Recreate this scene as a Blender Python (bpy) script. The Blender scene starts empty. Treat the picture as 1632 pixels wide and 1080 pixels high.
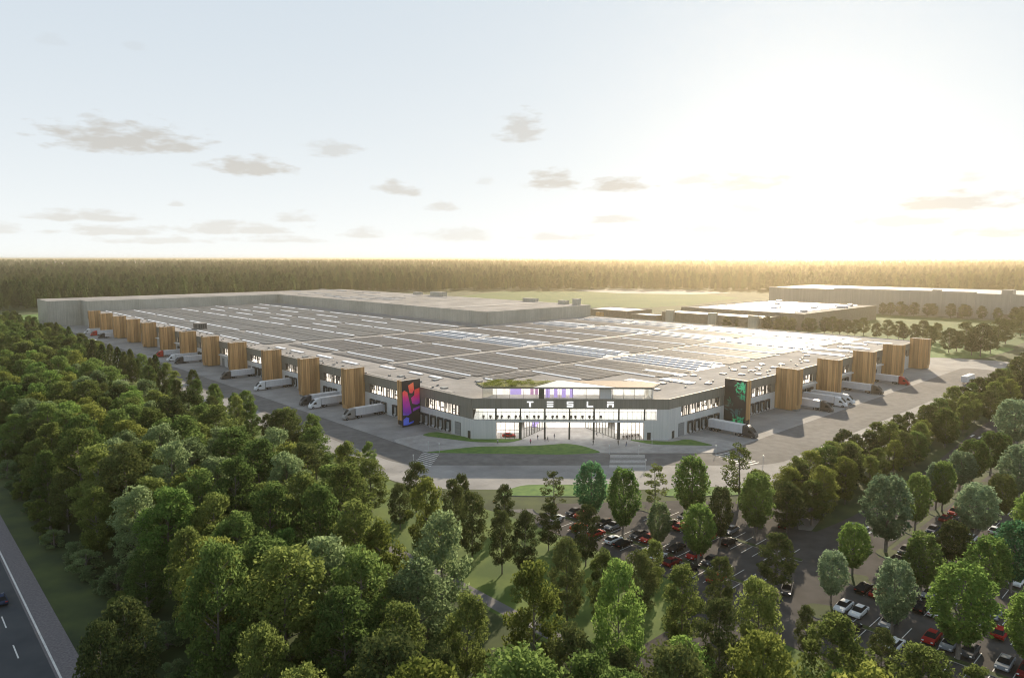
import bpy, bmesh, math, random
import numpy as np
from mathutils import Vector, Matrix

sc = bpy.context.scene
col = sc.collection
R = math.radians
rnd = random.Random(7)

# ------------------------------------------------------------------ camera, sun, sky, exposure
CAM_F, CAM_H = 1118.0, 60.0
PITCH = math.atan(128 / CAM_F)
cd = bpy.data.cameras.new('camera')
cam = bpy.data.objects.new('camera', cd); col.objects.link(cam); sc.camera = cam
cd.sensor_width = 36.0; cd.lens = 36.0 * CAM_F / 1632
cd.clip_start = 0.5; cd.clip_end = 80000
cam.location = (0, 0, CAM_H); cam.rotation_euler = (R(90) - PITCH, 0, 0)

SUN_AZ, SUN_EL = R(21), R(21)
sd = bpy.data.lights.new('sun', 'SUN'); sun = bpy.data.objects.new('sun', sd); col.objects.link(sun)
sd.energy = 3.6; sd.angle = R(0.6); sd.color = (1.0, 0.84, 0.62)
sdir = Vector((math.sin(SUN_AZ) * math.cos(SUN_EL), math.cos(SUN_AZ) * math.cos(SUN_EL), math.sin(SUN_EL)))
sun.rotation_euler = (-sdir).to_track_quat('-Z', 'Y').to_euler(); sun.location = (0, 0, 200)

sc.view_settings.view_transform = 'Standard'; sc.view_settings.look = 'None'
sc.view_settings.exposure = 0.9; sc.view_settings.gamma = 1.0
sc.cycles.use_denoising = True
sc.cycles.filter_width = 1.05
sc.cycles.max_bounces = 7; sc.cycles.transparent_max_bounces = 12; sc.cycles.volume_bounces = 1
sc.cycles.diffuse_bounces = 3; sc.cycles.glossy_bounces = 2; sc.cycles.transmission_bounces = 4
sc.cycles.sample_clamp_indirect = 8

cP, sP = math.cos(PITCH), math.sin(PITCH)
def ray(u, v):
    x = u - 816; y = 540 - v
    return Vector((x, CAM_F * cP + y * sP, -CAM_F * sP + y * cP))
def G(u, v, z=0.0):                     # where the sight line of a spot of the photograph meets the level z
    d = ray(u, v); t = (z - CAM_H) / d.z
    return (d.x * t, d.y * t)
def height_at(P, vtop):                 # height of a thing standing at P whose top shows at row vtop
    lo, hi = 0.0, 58.0
    for _ in range(40):
        m = (lo + hi) / 2; dz = m - CAM_H
        v = 540 - CAM_F * (P[1] * sP + dz * cP) / (P[1] * cP - dz * sP)
        if v > vtop: lo = m
        else: hi = m
    return lo

# the site grid: everything on the site follows two directions, q (x of the frame) and p (y of the frame)
CX, CY = 17.306, 195.994
ANG = math.atan2(0.6798, 0.7334)
A2 = (math.cos(ANG), math.sin(ANG)); A1 = (-math.sin(ANG), math.cos(ANG))
def L(q, p): return (CX + A2[0] * q + A1[0] * p, CY + A2[1] * q + A1[1] * p)
def toL(x, y):
    dx, dy = x - CX, y - CY
    return (dx * A2[0] + dy * A2[1], dx * A1[0] + dy * A1[1])

# world
W = bpy.data.worlds.new('World'); sc.world = W; W.use_nodes = True
nt = W.node_tree; nt.nodes.clear()
def nd(t, **k):
    n = nt.nodes.new(t)
    for a, b in k.items(): setattr(n, a, b)
    return n
def lk(a, b): nt.links.new(a, b)
def mth(op, a, b=None, c=None, clamp=False):
    n = nd('ShaderNodeMath', operation=op, use_clamp=clamp)
    for i, s in enumerate((a, b, c)):
        if s is None: continue
        if isinstance(s, (int, float)): n.inputs[i].default_value = s
        else: lk(s, n.inputs[i])
    return n.outputs[0]
sky = nd('ShaderNodeTexSky', sky_type='NISHITA'); sky.sun_disc = False
sky.sun_elevation = SUN_EL; sky.sun_rotation = SUN_AZ
sky.air_density = 1.0; sky.dust_density = 2.5; sky.ozone_density = 1.5
tc = nd('ShaderNodeTexCoord'); sp = nd('ShaderNodeSeparateXYZ'); lk(tc.outputs['Generated'], sp.inputs[0])
az = mth('MULTIPLY', mth('ARCTAN2', sp.outputs[0], sp.outputs[1]), 57.2958)
el = mth('MULTIPLY', mth('ARCSINE', sp.outputs[2]), 57.2958)
CLOUDS = [  # centre u, v, half width, half height (px of the photograph), density; turned to azimuth and elevation
 (200,216,140,34,1.0),(398,263,76,20,.85),(530,236,46,17,.5),(637,299,40,14,.7),(832,200,44,26,.45),(880,285,48,19,.55),
 (985,293,52,14,.6),(1195,288,70,18,.38),(1110,284,50,10,.28),(704,328,28,9,.5),(466,345,34,12,.45),(130,342,100,14,.55),(180,366,120,12,.5),
 (370,361,110,15,.5),(580,371,44,10,.45),(730,371,60,15,.4),(975,349,40,8,.35),(890,376,60,8,.3),(1515,320,130,21,.5),
 (1440,348,80,17,.32),(1590,369,80,12,.35),(1190,330,32,11,.25),(280,324,14,6,.4),(240,382,100,8,.4),(440,380,90,8,.4),(775,287,16,8,.25),
 (1548,281,26,12,.25),(215,72,20,10,.14),(75,60,30,14,.12),(0,362,40,16,.4),(1130,362,70,9,.22),(1330,374,70,10,.16)]
nz = nd('ShaderNodeTexNoise'); nz.inputs['Scale'].default_value = 1.0; nz.inputs['Detail'].default_value = 8; nz.inputs['Roughness'].default_value = .54
cmb = nd('ShaderNodeCombineXYZ'); lk(mth('MULTIPLY', az, .55), cmb.inputs[0]); lk(mth('MULTIPLY', el, 1.7), cmb.inputs[1]); lk(cmb.outputs[0], nz.inputs['Vector'])
nv = mth('SUBTRACT', nz.outputs[0], .5)
acc = None
for (u, v, w, h, s) in CLOUDS:
    s = min(1.0, s * (1.7 if u > 780 else 1.15))
    d = ray(u, v).normalized()
    a0 = math.degrees(math.atan2(d.x, d.y)); e0 = math.degrees(math.asin(d.z))
    k = 57.3 / 1125 * math.cos(math.radians(a0)) ** 2
    ew = w * k * 1.15; eh = h * k * 1.2
    dx = mth('MULTIPLY', mth('SUBTRACT', az, a0), 1 / ew)
    dy0 = mth('MULTIPLY', mth('SUBTRACT', el, e0 - eh * .4), 1 / eh)
    dy = mth('MAXIMUM', mth('MULTIPLY', dy0, .75), mth('MULTIPLY', dy0, -2.2))
    r2 = mth('ADD', mth('MULTIPLY', dx, dx), mth('MULTIPLY', dy, dy))
    m = mth('ADD', mth('SUBTRACT', .80, mth('POWER', r2, .7)), mth('MULTIPLY', nv, 2.6))
    m = mth('MULTIPLY', mth('MULTIPLY', m, 1.7, clamp=True), s)
    acc = m if acc is None else mth('MAXIMUM', acc, m)
hor = mth('MULTIPLY', mth('SUBTRACT', el, .1), 1.4, clamp=True)
acc = mth('MULTIPLY', acc, hor)
# glare of the low sun through thin air near the horizon
dot = nd('ShaderNodeVectorMath', operation='DOT_PRODUCT'); lk(tc.outputs['Generated'], dot.inputs[0])
gd = Vector((math.sin(R(23)) * math.cos(R(5)), math.cos(R(23)) * math.cos(R(5)), math.sin(R(5)))); dot.inputs[1].default_value = gd
angd = mth('ARCCOSINE', mth('MINIMUM', dot.outputs['Value'], .99999))
glow = mth('ADD', mth('MULTIPLY', mth('EXPONENT', mth('MULTIPLY', angd, -2.4)), 1.5), mth('MULTIPLY', mth('EXPONENT', mth('MULTIPLY', angd, -9.0)), 2.0))
gcol = nd('ShaderNodeVectorMath', operation='SCALE'); gcol.inputs[0].default_value = (1.0, .80, .50); lk(glow, gcol.inputs['Scale'])
gsc = nd('ShaderNodeVectorMath', operation='SCALE'); lk(gcol.outputs[0], gsc.inputs[0]); gsc.inputs['Scale'].default_value = 1.0
base = nd('ShaderNodeVectorMath', operation='ADD')
hz = nd('ShaderNodeVectorMath', operation='ADD'); hz.inputs[1].default_value = (4.1, 5.0, 5.7)   # bright thin veil of high haze
skm = nd('ShaderNodeVectorMath', operation='MULTIPLY'); lk(sky.outputs[0], skm.inputs[0]); skm.inputs[1].default_value = (.004, .0043, .005); lk(skm.outputs[0], hz.inputs[0])
vs = nd('ShaderNodeVectorMath', operation='SCALE'); vs.inputs[0].default_value = (2.75, 2.3, 1.55); lk(mth('EXPONENT', mth('MULTIPLY', mth('MAXIMUM', el, 0), -.075)), vs.inputs['Scale']); va = nd('ShaderNodeVectorMath', operation='ADD'); va.inputs[0].default_value = (3.35, 4.0, 4.7); lk(vs.outputs[0], va.inputs[1]); lk(va.outputs[0], hz.inputs[1]); lk(hz.outputs[0], base.inputs[0]); lk(gsc.outputs[0], base.inputs[1])
cap = nd('ShaderNodeVectorMath', operation='MINIMUM'); lk(base.outputs[0], cap.inputs[0]); cap.inputs[1].default_value = (9, 8, 7); base = cap
ccol = nd('ShaderNodeVectorMath', operation='MULTIPLY'); lk(base.outputs[0], ccol.inputs[0]); ccol.inputs[1].default_value = (.80, .735, .67)
mx = nd('ShaderNodeMix', data_type='RGBA'); lk(acc, mx.inputs[0]); lk(base.outputs[0], mx.inputs[6]); lk(ccol.outputs[0], mx.inputs[7])
zf = nd('ShaderNodeMapRange', interpolation_type='SMOOTHSTEP'); lk(el, zf.inputs[0]); zf.inputs[1].default_value = 22; zf.inputs[2].default_value = 65; zf.inputs[3].default_value = 1.0; zf.inputs[4].default_value = .6  # sky above the frame dimmed to deepen the shade among the trees
zs = nd('ShaderNodeVectorMath', operation='SCALE'); lk(mx.outputs[2], zs.inputs[0]); lk(zf.outputs[0], zs.inputs['Scale'])
bg = nd('ShaderNodeBackground'); bg.inputs[1].default_value = 0.085; lk(zs.outputs[0], bg.inputs[0])
wo = nd('ShaderNodeOutputWorld'); lk(bg.outputs[0], wo.inputs[0])

# ------------------------------------------------------------------ materials
MATS = {}
def mat(name, c, rough=.8, metal=0., c2=None, scale=1.0, bump=0., coord='Object', stretch=(1, 1, 1), detail=4, emis=None, estr=0., spec=.5, lo=.35, hi=.65):
    if name in MATS: return MATS[name]
    m = bpy.data.materials.new(name); m.use_nodes = True; t = m.node_tree; b = t.nodes['Principled BSDF']
    b.inputs['Base Color'].default_value = (*c, 1); b.inputs['Roughness'].default_value = rough; b.inputs['Metallic'].default_value = metal
    b.inputs['Specular IOR Level'].default_value = spec
    if c2 is not None or bump:
        tcn = t.nodes.new('ShaderNodeTexCoord'); mp = t.nodes.new('ShaderNodeMapping'); mp.inputs['Scale'].default_value = stretch
        t.links.new(tcn.outputs[coord], mp.inputs[0])
        n = t.nodes.new('ShaderNodeTexNoise'); n.inputs['Scale'].default_value = scale; n.inputs['Detail'].default_value = detail
        t.links.new(mp.outputs[0], n.inputs['Vector'])
        if c2 is not None:
            r = t.nodes.new('ShaderNodeValToRGB'); r.color_ramp.elements[0].position = lo; r.color_ramp.elements[1].position = hi
            r.color_ramp.elements[0].color = (*c, 1); r.color_ramp.elements[1].color = (*c2, 1)
            t.links.new(n.outputs[0], r.inputs[0]); t.links.new(r.outputs[0], b.inputs['Base Color'])
        if bump:
            bp = t.nodes.new('ShaderNodeBump'); bp.inputs['Strength'].default_value = bump; t.links.new(n.outputs[0], bp.inputs['Height']); t.links.new(bp.outputs[0], b.inputs['Normal'])
    if emis:
        b.inputs['Emission Color'].default_value = (*emis, 1); b.inputs['Emission Strength'].default_value = estr
    MATS[name] = m
    return m

def leafmat(name, c, c2, trans=.54):
    m = bpy.data.materials.new(name); m.use_nodes = True; t = m.node_tree; t.nodes.clear(); N = t.nodes.new; K = t.links.new
    o = N('ShaderNodeOutputMaterial'); tcn = N('ShaderNodeTexCoord'); n = N('ShaderNodeTexNoise'); n.inputs['Scale'].default_value = .5; n.inputs['Detail'].default_value = 2
    K(tcn.outputs['Object'], n.inputs['Vector'])
    oi = N('ShaderNodeObjectInfo'); geo = N('ShaderNodeNewGeometry')
    a = N('ShaderNodeMath'); a.operation = 'ADD'; K(n.outputs[0], a.inputs[0])
    b = N('ShaderNodeMath'); b.operation = 'MULTIPLY_ADD'; K(geo.outputs['Random Per Island'], b.inputs[0]); b.inputs[1].default_value = .45; b.inputs[2].default_value = -.5
    c_ = N('ShaderNodeMath'); c_.operation = 'MULTIPLY_ADD'; K(oi.outputs['Random'], c_.inputs[0]); c_.inputs[1].default_value = .55; K(b.outputs[0], c_.inputs[2])
    K(c_.outputs[0], a.inputs[1])
    r = N('ShaderNodeValToRGB'); r.color_ramp.elements[0].position = .15; r.color_ramp.elements[1].position = .95
    r.color_ramp.elements[0].color = (*c, 1); r.color_ramp.elements[1].color = (*c2, 1); K(a.outputs[0], r.inputs[0])
    d = N('ShaderNodeBsdfDiffuse'); tr = N('ShaderNodeBsdfTranslucent'); K(r.outputs[0], d.inputs[0])
    hs = N('ShaderNodeHueSaturation'); hs.inputs['Hue'].default_value = .495; hs.inputs['Value'].default_value = 1.5; K(r.outputs[0], hs.inputs['Color']); K(hs.outputs[0], tr.inputs[0])
    mxn = N('ShaderNodeMixShader'); mxn.inputs[0].default_value = trans; K(d.outputs[0], mxn.inputs[1]); K(tr.outputs[0], mxn.inputs[2]); K(mxn.outputs[0], o.inputs[0])
    MATS[name] = m
    return m

def glassmat(name, tint, refl=.12):
    m = bpy.data.materials.new(name); m.use_nodes = True; t = m.node_tree; t.nodes.clear(); N = t.nodes.new; K = t.links.new
    o = N('ShaderNodeOutputMaterial'); tr = N('ShaderNodeBsdfTransparent'); tr.inputs[0].default_value = (*tint, 1)
    gl = N('ShaderNodeBsdfGlossy'); gl.inputs['Roughness'].default_value = .05; mxn = N('ShaderNodeMixShader'); mxn.inputs[0].default_value = refl
    K(tr.outputs[0], mxn.inputs[1]); K(gl.outputs[0], mxn.inputs[2]); K(mxn.outputs[0], o.inputs[0]); MATS[name] = m
    return m

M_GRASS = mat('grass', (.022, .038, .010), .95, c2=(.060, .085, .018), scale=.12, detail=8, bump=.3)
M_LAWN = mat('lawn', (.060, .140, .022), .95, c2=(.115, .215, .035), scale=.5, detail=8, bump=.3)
M_FIELD = mat('field_grass', (.028, .085, .006), .95, c2=(.055, .115, .012), scale=.02, detail=8)
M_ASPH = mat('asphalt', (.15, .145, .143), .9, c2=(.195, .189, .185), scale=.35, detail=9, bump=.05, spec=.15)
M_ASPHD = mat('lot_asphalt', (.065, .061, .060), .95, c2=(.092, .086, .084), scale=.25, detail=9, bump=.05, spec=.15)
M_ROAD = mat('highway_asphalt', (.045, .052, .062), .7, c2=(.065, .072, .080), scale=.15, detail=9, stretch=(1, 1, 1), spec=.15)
M_SHOULDER = mat('gravel_shoulder', (.12, .11, .12), .95, c2=(.20, .185, .19), scale=3, detail=8, bump=.3)
M_CONC = mat('pale_concrete', (.27, .265, .263), .85, c2=(.35, .342, .337), scale=.12, detail=9, bump=.04, spec=.15)
M_PLAZA = mat('plaza_paving', (.34, .33, .325), .8, c2=(.43, .42, .41), scale=.3, detail=8, bump=.04, spec=.15)
M_KERB = mat('kerb', (.36, .35, .33), .85)
M_MARK = mat('road_marking', (.72, .72, .70), .7, c2=(.55, .55, .54), scale=1.5)
M_CLAD = mat('grey_cladding', (.60, .61, .61), .55, c2=(.68, .685, .68), scale=.6, stretch=(3, 3, .1), bump=.03)
M_HALL = mat('hall_cladding', (.36, .36, .315), .6, c2=(.45, .445, .395), scale=1.2, stretch=(1.5, 1.5, .05))
M_FASC = mat('dark_fascia', (.20, .192, .165), .6, c2=(.245, .236, .205), scale=.7, stretch=(3, 3, .1))
M_MEMB = mat('roof_membrane', (.35, .335, .325), .85, c2=(.43, .41, .40), scale=.07, detail=9, bump=.02, spec=.04)
M_MEMB2 = mat('roof_walkway', (.33, .31, .295), .6, c2=(.40, .38, .36), scale=.2)
M_SOLAR = mat('solar_panel', (.19, .180, .176), .6, c2=(.25, .238, .232), scale=.25, spec=.12)
M_SOLAR2 = mat('solar_panel_slate', (.19, .192, .195), .6, c2=(.235, .236, .236), scale=.2, spec=.2)
M_SKYL = mat('skylight_glass', (.82, .83, .85), .4, emis=(1, .99, .98), estr=.3)  # weak emission added to whiten roof strips that only reflect
M_RIB = mat('roof_duct', (.40, .44, .50), .4, metal=.2)
M_WOODS = mat('wood_cladding', (.40, .225, .098), .65, c2=(.58, .365, .165), scale=1.2, stretch=(2.2, 2.2, .07), detail=6, bump=.1)
_t = M_WOODS.node_tree; _b = _t.nodes['Principled BSDF']; _ge = _t.nodes.new('ShaderNodeNewGeometry'); _h = _t.nodes.new('ShaderNodeHueSaturation'); _mr = _t.nodes.new('ShaderNodeMapRange')
_mr.inputs[3].default_value = .62; _mr.inputs[4].default_value = 1.28; _t.links.new(_ge.outputs['Random Per Island'], _mr.inputs[0]); _t.links.new(_mr.outputs[0], _h.inputs['Value'])
_src = _b.inputs['Base Color'].links[0].from_socket; _t.links.new(_src, _h.inputs['Color']); _t.links.new(_h.outputs[0], _b.inputs['Base Color'])
M_BLACK = mat('black_rubber', (.018, .018, .018), .7)
M_DARK = mat('dark_metal', (.05, .05, .05), .5)
M_DOCK = mat('dock_door', (.33, .34, .34), .5, c2=(.40, .41, .41), scale=.4, stretch=(.1, .1, 6))
M_WHITE = mat('white_paint', (.75, .76, .77), .35)
M_TRAIL = mat('trailer_skin', (.58, .60, .64), .4, c2=(.64, .66, .70), scale=.4, stretch=(3, 3, .3))
M_LETTER = mat('lit_letter', (.9, .9, .9), .5, emis=(1, 1, 1), estr=.65)
M_COLM = mat('steel_column', (.11, .11, .10), .4, metal=.3)
M_BARK = mat('bark', (.10, .085, .07), .9, c2=(.17, .15, .13), scale=2, stretch=(3, 3, .6))
M_BARKP = mat('pale_bark', (.24, .22, .20), .9, c2=(.13, .115, .10), scale=2, stretch=(3, 3, .6))
M_CAR_GLASS = mat('car_glass', (.015, .017, .02), .5, spec=.12)
M_RIM = mat('wheel_rim', (.35, .35, .36), .35, metal=.8)
M_HEAD = mat('headlight_glass', (.7, .72, .75), .2)
M_TAIL = mat('taillight_glass', (.35, .02, .015), .3)
M_PIER = mat('concrete_base', (.26, .255, .25), .85)
M_INT = mat('interior_wall', (.72, .70, .67), .8)
M_INTD = mat('interior_dark', (.10, .08, .07), .6)
M_LITC = mat('lit_ceiling', (.9, .9, .9), .6, emis=(1.0, .95, .88), estr=.9)
M_GLASS = glassmat('window_glass', (.93, .95, .94), .08)

def glowmat(name, c, s, var=.5, sc_=.8):
    m = bpy.data.materials.new(name); m.use_nodes = True; t = m.node_tree; b = t.nodes['Principled BSDF']; N = t.nodes.new
    tcn = N('ShaderNodeTexCoord'); mp = N('ShaderNodeMapping'); mp.inputs['Scale'].default_value = (1, 1, .35); n = N('ShaderNodeTexNoise'); n.inputs['Scale'].default_value = sc_; n.inputs['Detail'].default_value = 3
    t.links.new(tcn.outputs['Object'], mp.inputs[0]); t.links.new(mp.outputs[0], n.inputs['Vector'])
    mr = N('ShaderNodeMapRange'); mr.inputs[1].default_value = .38; mr.inputs[2].default_value = .55; mr.inputs[3].default_value = s * (1 - var); mr.inputs[4].default_value = s
    t.links.new(n.outputs[0], mr.inputs[0]); t.links.new(mr.outputs[0], b.inputs['Emission Strength'])
    b.inputs['Base Color'].default_value = (*c, 1); b.inputs['Emission Color'].default_value = (*c, 1); MATS[name] = m
    return m
M_LITWIN = glowmat('lit_interior', (1.0, .90, .77), .75, .5, 1.1)
M_LOBBY = glowmat('lit_lobby', (1.0, .93, .86), .50, .6, .6)

def joints(m, rot, bw, bh, col, line=.012, amt=.5):
    t = m.node_tree; b = t.nodes['Principled BSDF']; src = b.inputs['Base Color'].links[0].from_socket; N = t.nodes.new
    tcn = N('ShaderNodeTexCoord'); mp = N('ShaderNodeMapping'); mp.inputs['Rotation'].default_value = (0, 0, rot); t.links.new(tcn.outputs['Object'], mp.inputs[0])
    br = N('ShaderNodeTexBrick'); br.inputs['Scale'].default_value = 1; br.inputs['Brick Width'].default_value = bw; br.inputs['Row Height'].default_value = bh; br.inputs['Mortar Size'].default_value = line
    br.inputs['Color1'].default_value = (1, 1, 1, 1); br.inputs['Color2'].default_value = (.93, .93, .93, 1); br.inputs['Mortar'].default_value = (col, col, col, 1); t.links.new(mp.outputs[0], br.inputs['Vector'])
    n = N('ShaderNodeTexNoise'); n.inputs['Scale'].default_value = .035; n.inputs['Detail'].default_value = 10; n.inputs['Roughness'].default_value = .7; t.links.new(mp.outputs[0], n.inputs['Vector'])
    rr = N('ShaderNodeMapRange'); rr.inputs[1].default_value = .35; rr.inputs[2].default_value = .65; rr.inputs[3].default_value = .82; rr.inputs[4].default_value = 1.12; t.links.new(n.outputs[0], rr.inputs[0])
    m1 = N('ShaderNodeVectorMath'); m1.operation = 'MULTIPLY'; t.links.new(src, m1.inputs[0]); t.links.new(br.outputs['Color'], m1.inputs[1])
    m2 = N('ShaderNodeVectorMath'); m2.operation = 'SCALE'; t.links.new(m1.outputs[0], m2.inputs[0]); t.links.new(rr.outputs[0], m2.inputs['Scale']); t.links.new(m2.outputs[0], b.inputs['Base Color'])
joints(M_MEMB, 0, 24, 3.0, .72, .09); joints(M_CONC, -ANG, 12, 6, .78, .06); joints(M_ASPH, -ANG, 60, 5.5, .88, .08); joints(M_PLAZA, -ANG, 3, 1.5, .85, .05); joints(M_HALL, 0, 12, 22, .85, .05)
# ------------------------------------------------------------------ helpers
class MB:
    def __init__(s): s.v = []; s.f = []; s.m = []
    def poly(s, pts, mi=0):
        n = len(s.v); s.v += [tuple(p) for p in pts]; s.f.append(tuple(range(n, n + len(pts)))); s.m.append(mi)
    def box(s, x0, x1, y0, y1, z0, z1, mi=0, top=None):
        if x0 > x1: x0, x1 = x1, x0
        if y0 > y1: y0, y1 = y1, y0
        n = len(s.v)
        s.v += [(x0, y0, z0), (x1, y0, z0), (x1, y1, z0), (x0, y1, z0), (x0, y0, z1), (x1, y0, z1), (x1, y1, z1), (x0, y1, z1)]
        for k, f in enumerate([(0, 3, 2, 1), (4, 5, 6, 7), (0, 1, 5, 4), (1, 2, 6, 5), (2, 3, 7, 6), (3, 0, 4, 7)]):
            s.f.append(tuple(n + i for i in f)); s.m.append(top if (k == 1 and top is not None) else mi)
    def prism(s, pts, z0, z1, mi=0, top=None, scale_top=None):
        n = len(s.v); k = len(pts); tp = scale_top or pts
        s.v += [(p[0], p[1], z0) for p in pts] + [(p[0], p[1], z1) for p in tp]
        s.f.append(tuple(range(n + k - 1, n - 1, -1))); s.m.append(mi)
        s.f.append(tuple(range(n + k, n + 2 * k))); s.m.append(mi if top is None else top)
        for i in range(k):
            j = (i + 1) % k; s.f.append((n + i, n + j, n + k + j, n + k + i)); s.m.append(mi)
    def tube(s, pts, rads, sides=7, mi=0, cap=True):
        pts = [Vector(p) for p in pts]; n0 = len(s.v)
        for i, p in enumerate(pts):
            d = (pts[min(i + 1, len(pts) - 1)] - pts[max(i - 1, 0)]).normalized()
            a = d.orthogonal().normalized(); b = d.cross(a)
            for k in range(sides):
                t = 2 * math.pi * k / sides; s.v.append(tuple(p + (a * math.cos(t) + b * math.sin(t)) * rads[i]))
        for i in range(len(pts) - 1):
            for k in range(sides):
                k2 = (k + 1) % sides; s.f.append((n0 + i * sides + k, n0 + i * sides + k2, n0 + (i + 1) * sides + k2, n0 + (i + 1) * sides + k)); s.m.append(mi)
        if cap:
            s.f.append(tuple(n0 + k for k in reversed(range(sides)))); s.m.append(mi)
            s.f.append(tuple(n0 + (len(pts) - 1) * sides + k for k in range(sides))); s.m.append(mi)
    def mesh(s, name, mats, smooth=False, bevel=0):
        me = bpy.data.meshes.new(name); me.from_pydata(s.v, [], s.f)
        if not isinstance(mats, (list, tuple)): mats = [mats]
        for m in mats: me.materials.append(m)
        me.polygons.foreach_set('material_index', s.m)
        if bevel:
            bm = bmesh.new(); bm.from_mesh(me); bmesh.ops.remove_doubles(bm, verts=bm.verts, dist=1e-4)
            es = [e for e in bm.edges if e.is_manifold and e.calc_face_angle(0) > .35]
            bmesh.ops.bevel(bm, geom=es, offset=bevel, segments=2, affect='EDGES', profile=.6); bm.to_mesh(me); bm.free()
        if smooth: me.polygons.foreach_set('use_smooth', [True] * len(me.polygons))
        me.update(); return me
    def build(s, name, mats, parent=None, smooth=False, bevel=0):
        o = bpy.data.objects.new(name, s.mesh(name, mats, smooth, bevel)); col.objects.link(o)
        if parent is not None: o.parent = parent
        return o
def tag(o, label=None, cat=None, group=None, kind=None):
    if label: o['label'] = label
    if cat: o['category'] = cat
    if group: o['group'] = group
    if kind: o['kind'] = kind
    return o
def root(name, label, cat, xy, rz=0., group=None, z=0.):
    o = bpy.data.objects.new(name, None); o.empty_display_size = .5; col.objects.link(o)
    o.location = (xy[0], xy[1], z); o.rotation_euler = (0, 0, rz)
    return tag(o, label, cat, group)
KIDS = {}
def kids(o): return [c for c in KIDS.get(o.name, [])]
def reg(o):
    for c in bpy.data.objects:
        if c.parent: KIDS.setdefault(c.parent.name, [])
    return o
def dup(src, tree, xy, rz, label, group=None, scale=None, cat=None, z=0., sub=None):
    r = src.copy(); col.objects.link(r); r.location = (xy[0], xy[1], z); r.rotation_euler = (0, 0, rz)
    if scale: r.scale = scale
    tag(r, label, cat, group)
    for c, gs in tree:
        k = c.copy(); col.objects.link(k); k.parent = r
        if sub and c.data in sub: k.data = sub[c.data]
        for g in gs:
            h = g.copy(); col.objects.link(h); h.parent = k
            if sub and g.data in sub: h.data = sub[g.data]
    return r
def tree_of(o):
    allo = [x for x in bpy.data.objects if x.parent is not None]
    return [(c, [g for g in allo if g.parent == c]) for c in allo if c.parent == o]

# ------------------------------------------------------------------ ground, roads, yards
def ground():
    xs = sorted(set([0] + [s * v for s in (1, -1) for v in list(range(100, 1601, 100)) + [2000, 2600, 3400, 4500, 6500, 10000, 16000, 26000]]))
    v = [(x, y, 0) for y in xs for x in xs]; n = len(xs)
    f = [(j * n + i, j * n + i + 1, (j + 1) * n + i + 1, (j + 1) * n + i) for j in range(n - 1) for i in range(n - 1)]
    me = bpy.data.meshes.new('ground'); me.from_pydata(v, [], f); me.materials.append(M_GRASS)
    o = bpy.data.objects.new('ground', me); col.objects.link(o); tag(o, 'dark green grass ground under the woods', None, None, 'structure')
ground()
def sheet(name, pts, z, m, label=None, thick=None, kerb=None):
    b = MB()
    if thick: b.prism([(x, y) for x, y in pts], 0.0, z, 1 if kerb else 0, 0)
    else: b.poly([(x, y, z) for x, y in pts])
    o = b.build(name, [m, kerb] if kerb else m); tag(o, label, None, None, 'structure'); return o
def rounded(pts, r=4, n=5):
    out = []
    k = len(pts)
    for i in range(k):
        a, b, c = Vector(pts[i - 1]), Vector(pts[i]), Vector(pts[(i + 1) % k])
        d1, d2 = (a - b), (c - b); rr = min(r, d1.length * .45, d2.length * .45)
        p1 = b + d1.normalized() * rr; p2 = b + d2.normalized() * rr
        for j in range(n + 1):
            t = j / n; out.append(tuple((1 - t) ** 2 * p1 + 2 * t * (1 - t) * b + t * t * p2))
    return out
def LP(pts): return [L(*p) for p in pts]
Yq = lambda q, Y: (Y - CY - A2[1] * q) / A1[1]      # p at which a line of constant q meets world y = Y
Yp = lambda p, Y: (Y - CY - A1[1] * p) / A2[1]
# yard: light outer ring, dark lane, concrete apron
ring = [(-44, 640), (-44, Yq(-44, 178)), (Yp(-52, 178), -52), (330, -52), (330, -8), (0, 640)]
sheet('yard_ring', rounded(LP(ring), 14), .02, M_CONC, 'pale concrete ring road around the factory')
lane = [(-34, 636), (-34, Yq(-34, 199.5)), (Yp(-38, 199.5), -38), (300, -38), (300, -20), (Yp(-20, 212), -20), (-21, Yq(-21, 212)), (-21, 636)]
sheet('dark_lane', rounded(LP(lane), 9), .035, M_ASPH, 'grey asphalt driving lane around the factory')
plz = [(-21, 63), (-21, Yq(-21, 212.3)), (Yp(-20, 212.3), -20), (62, -20), (58, 0), (50, 60), (0, 60)]
sheet('plaza', rounded(LP(plz), 5), .13, M_PLAZA, 'pale paved forecourt before the entrance', thick=True, kerb=M_KERB)
# lots and roads south of the ring
lot1 = [G(868, 803), G(1100, 797), G(1262, 803), G(1275, 852), G(1235, 950), L(-38, -76), L(-38, -22)]
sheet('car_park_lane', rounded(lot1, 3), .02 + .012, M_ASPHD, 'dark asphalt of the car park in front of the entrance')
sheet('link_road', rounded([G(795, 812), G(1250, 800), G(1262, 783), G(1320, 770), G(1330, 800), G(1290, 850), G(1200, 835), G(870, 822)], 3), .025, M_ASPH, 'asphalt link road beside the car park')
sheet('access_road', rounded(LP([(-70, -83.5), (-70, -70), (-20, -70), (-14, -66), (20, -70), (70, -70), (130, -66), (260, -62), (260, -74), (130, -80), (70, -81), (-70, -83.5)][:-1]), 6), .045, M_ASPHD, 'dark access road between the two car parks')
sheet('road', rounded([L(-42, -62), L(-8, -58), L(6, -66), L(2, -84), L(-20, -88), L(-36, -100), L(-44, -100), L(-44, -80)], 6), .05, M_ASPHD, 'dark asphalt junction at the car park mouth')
sheet('car_park_paving', LP([(-38, -140), (140, -140), (140, -83), (-38, -83)]), .038, M_ASPHD, 'dark asphalt of the large car park')
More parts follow.
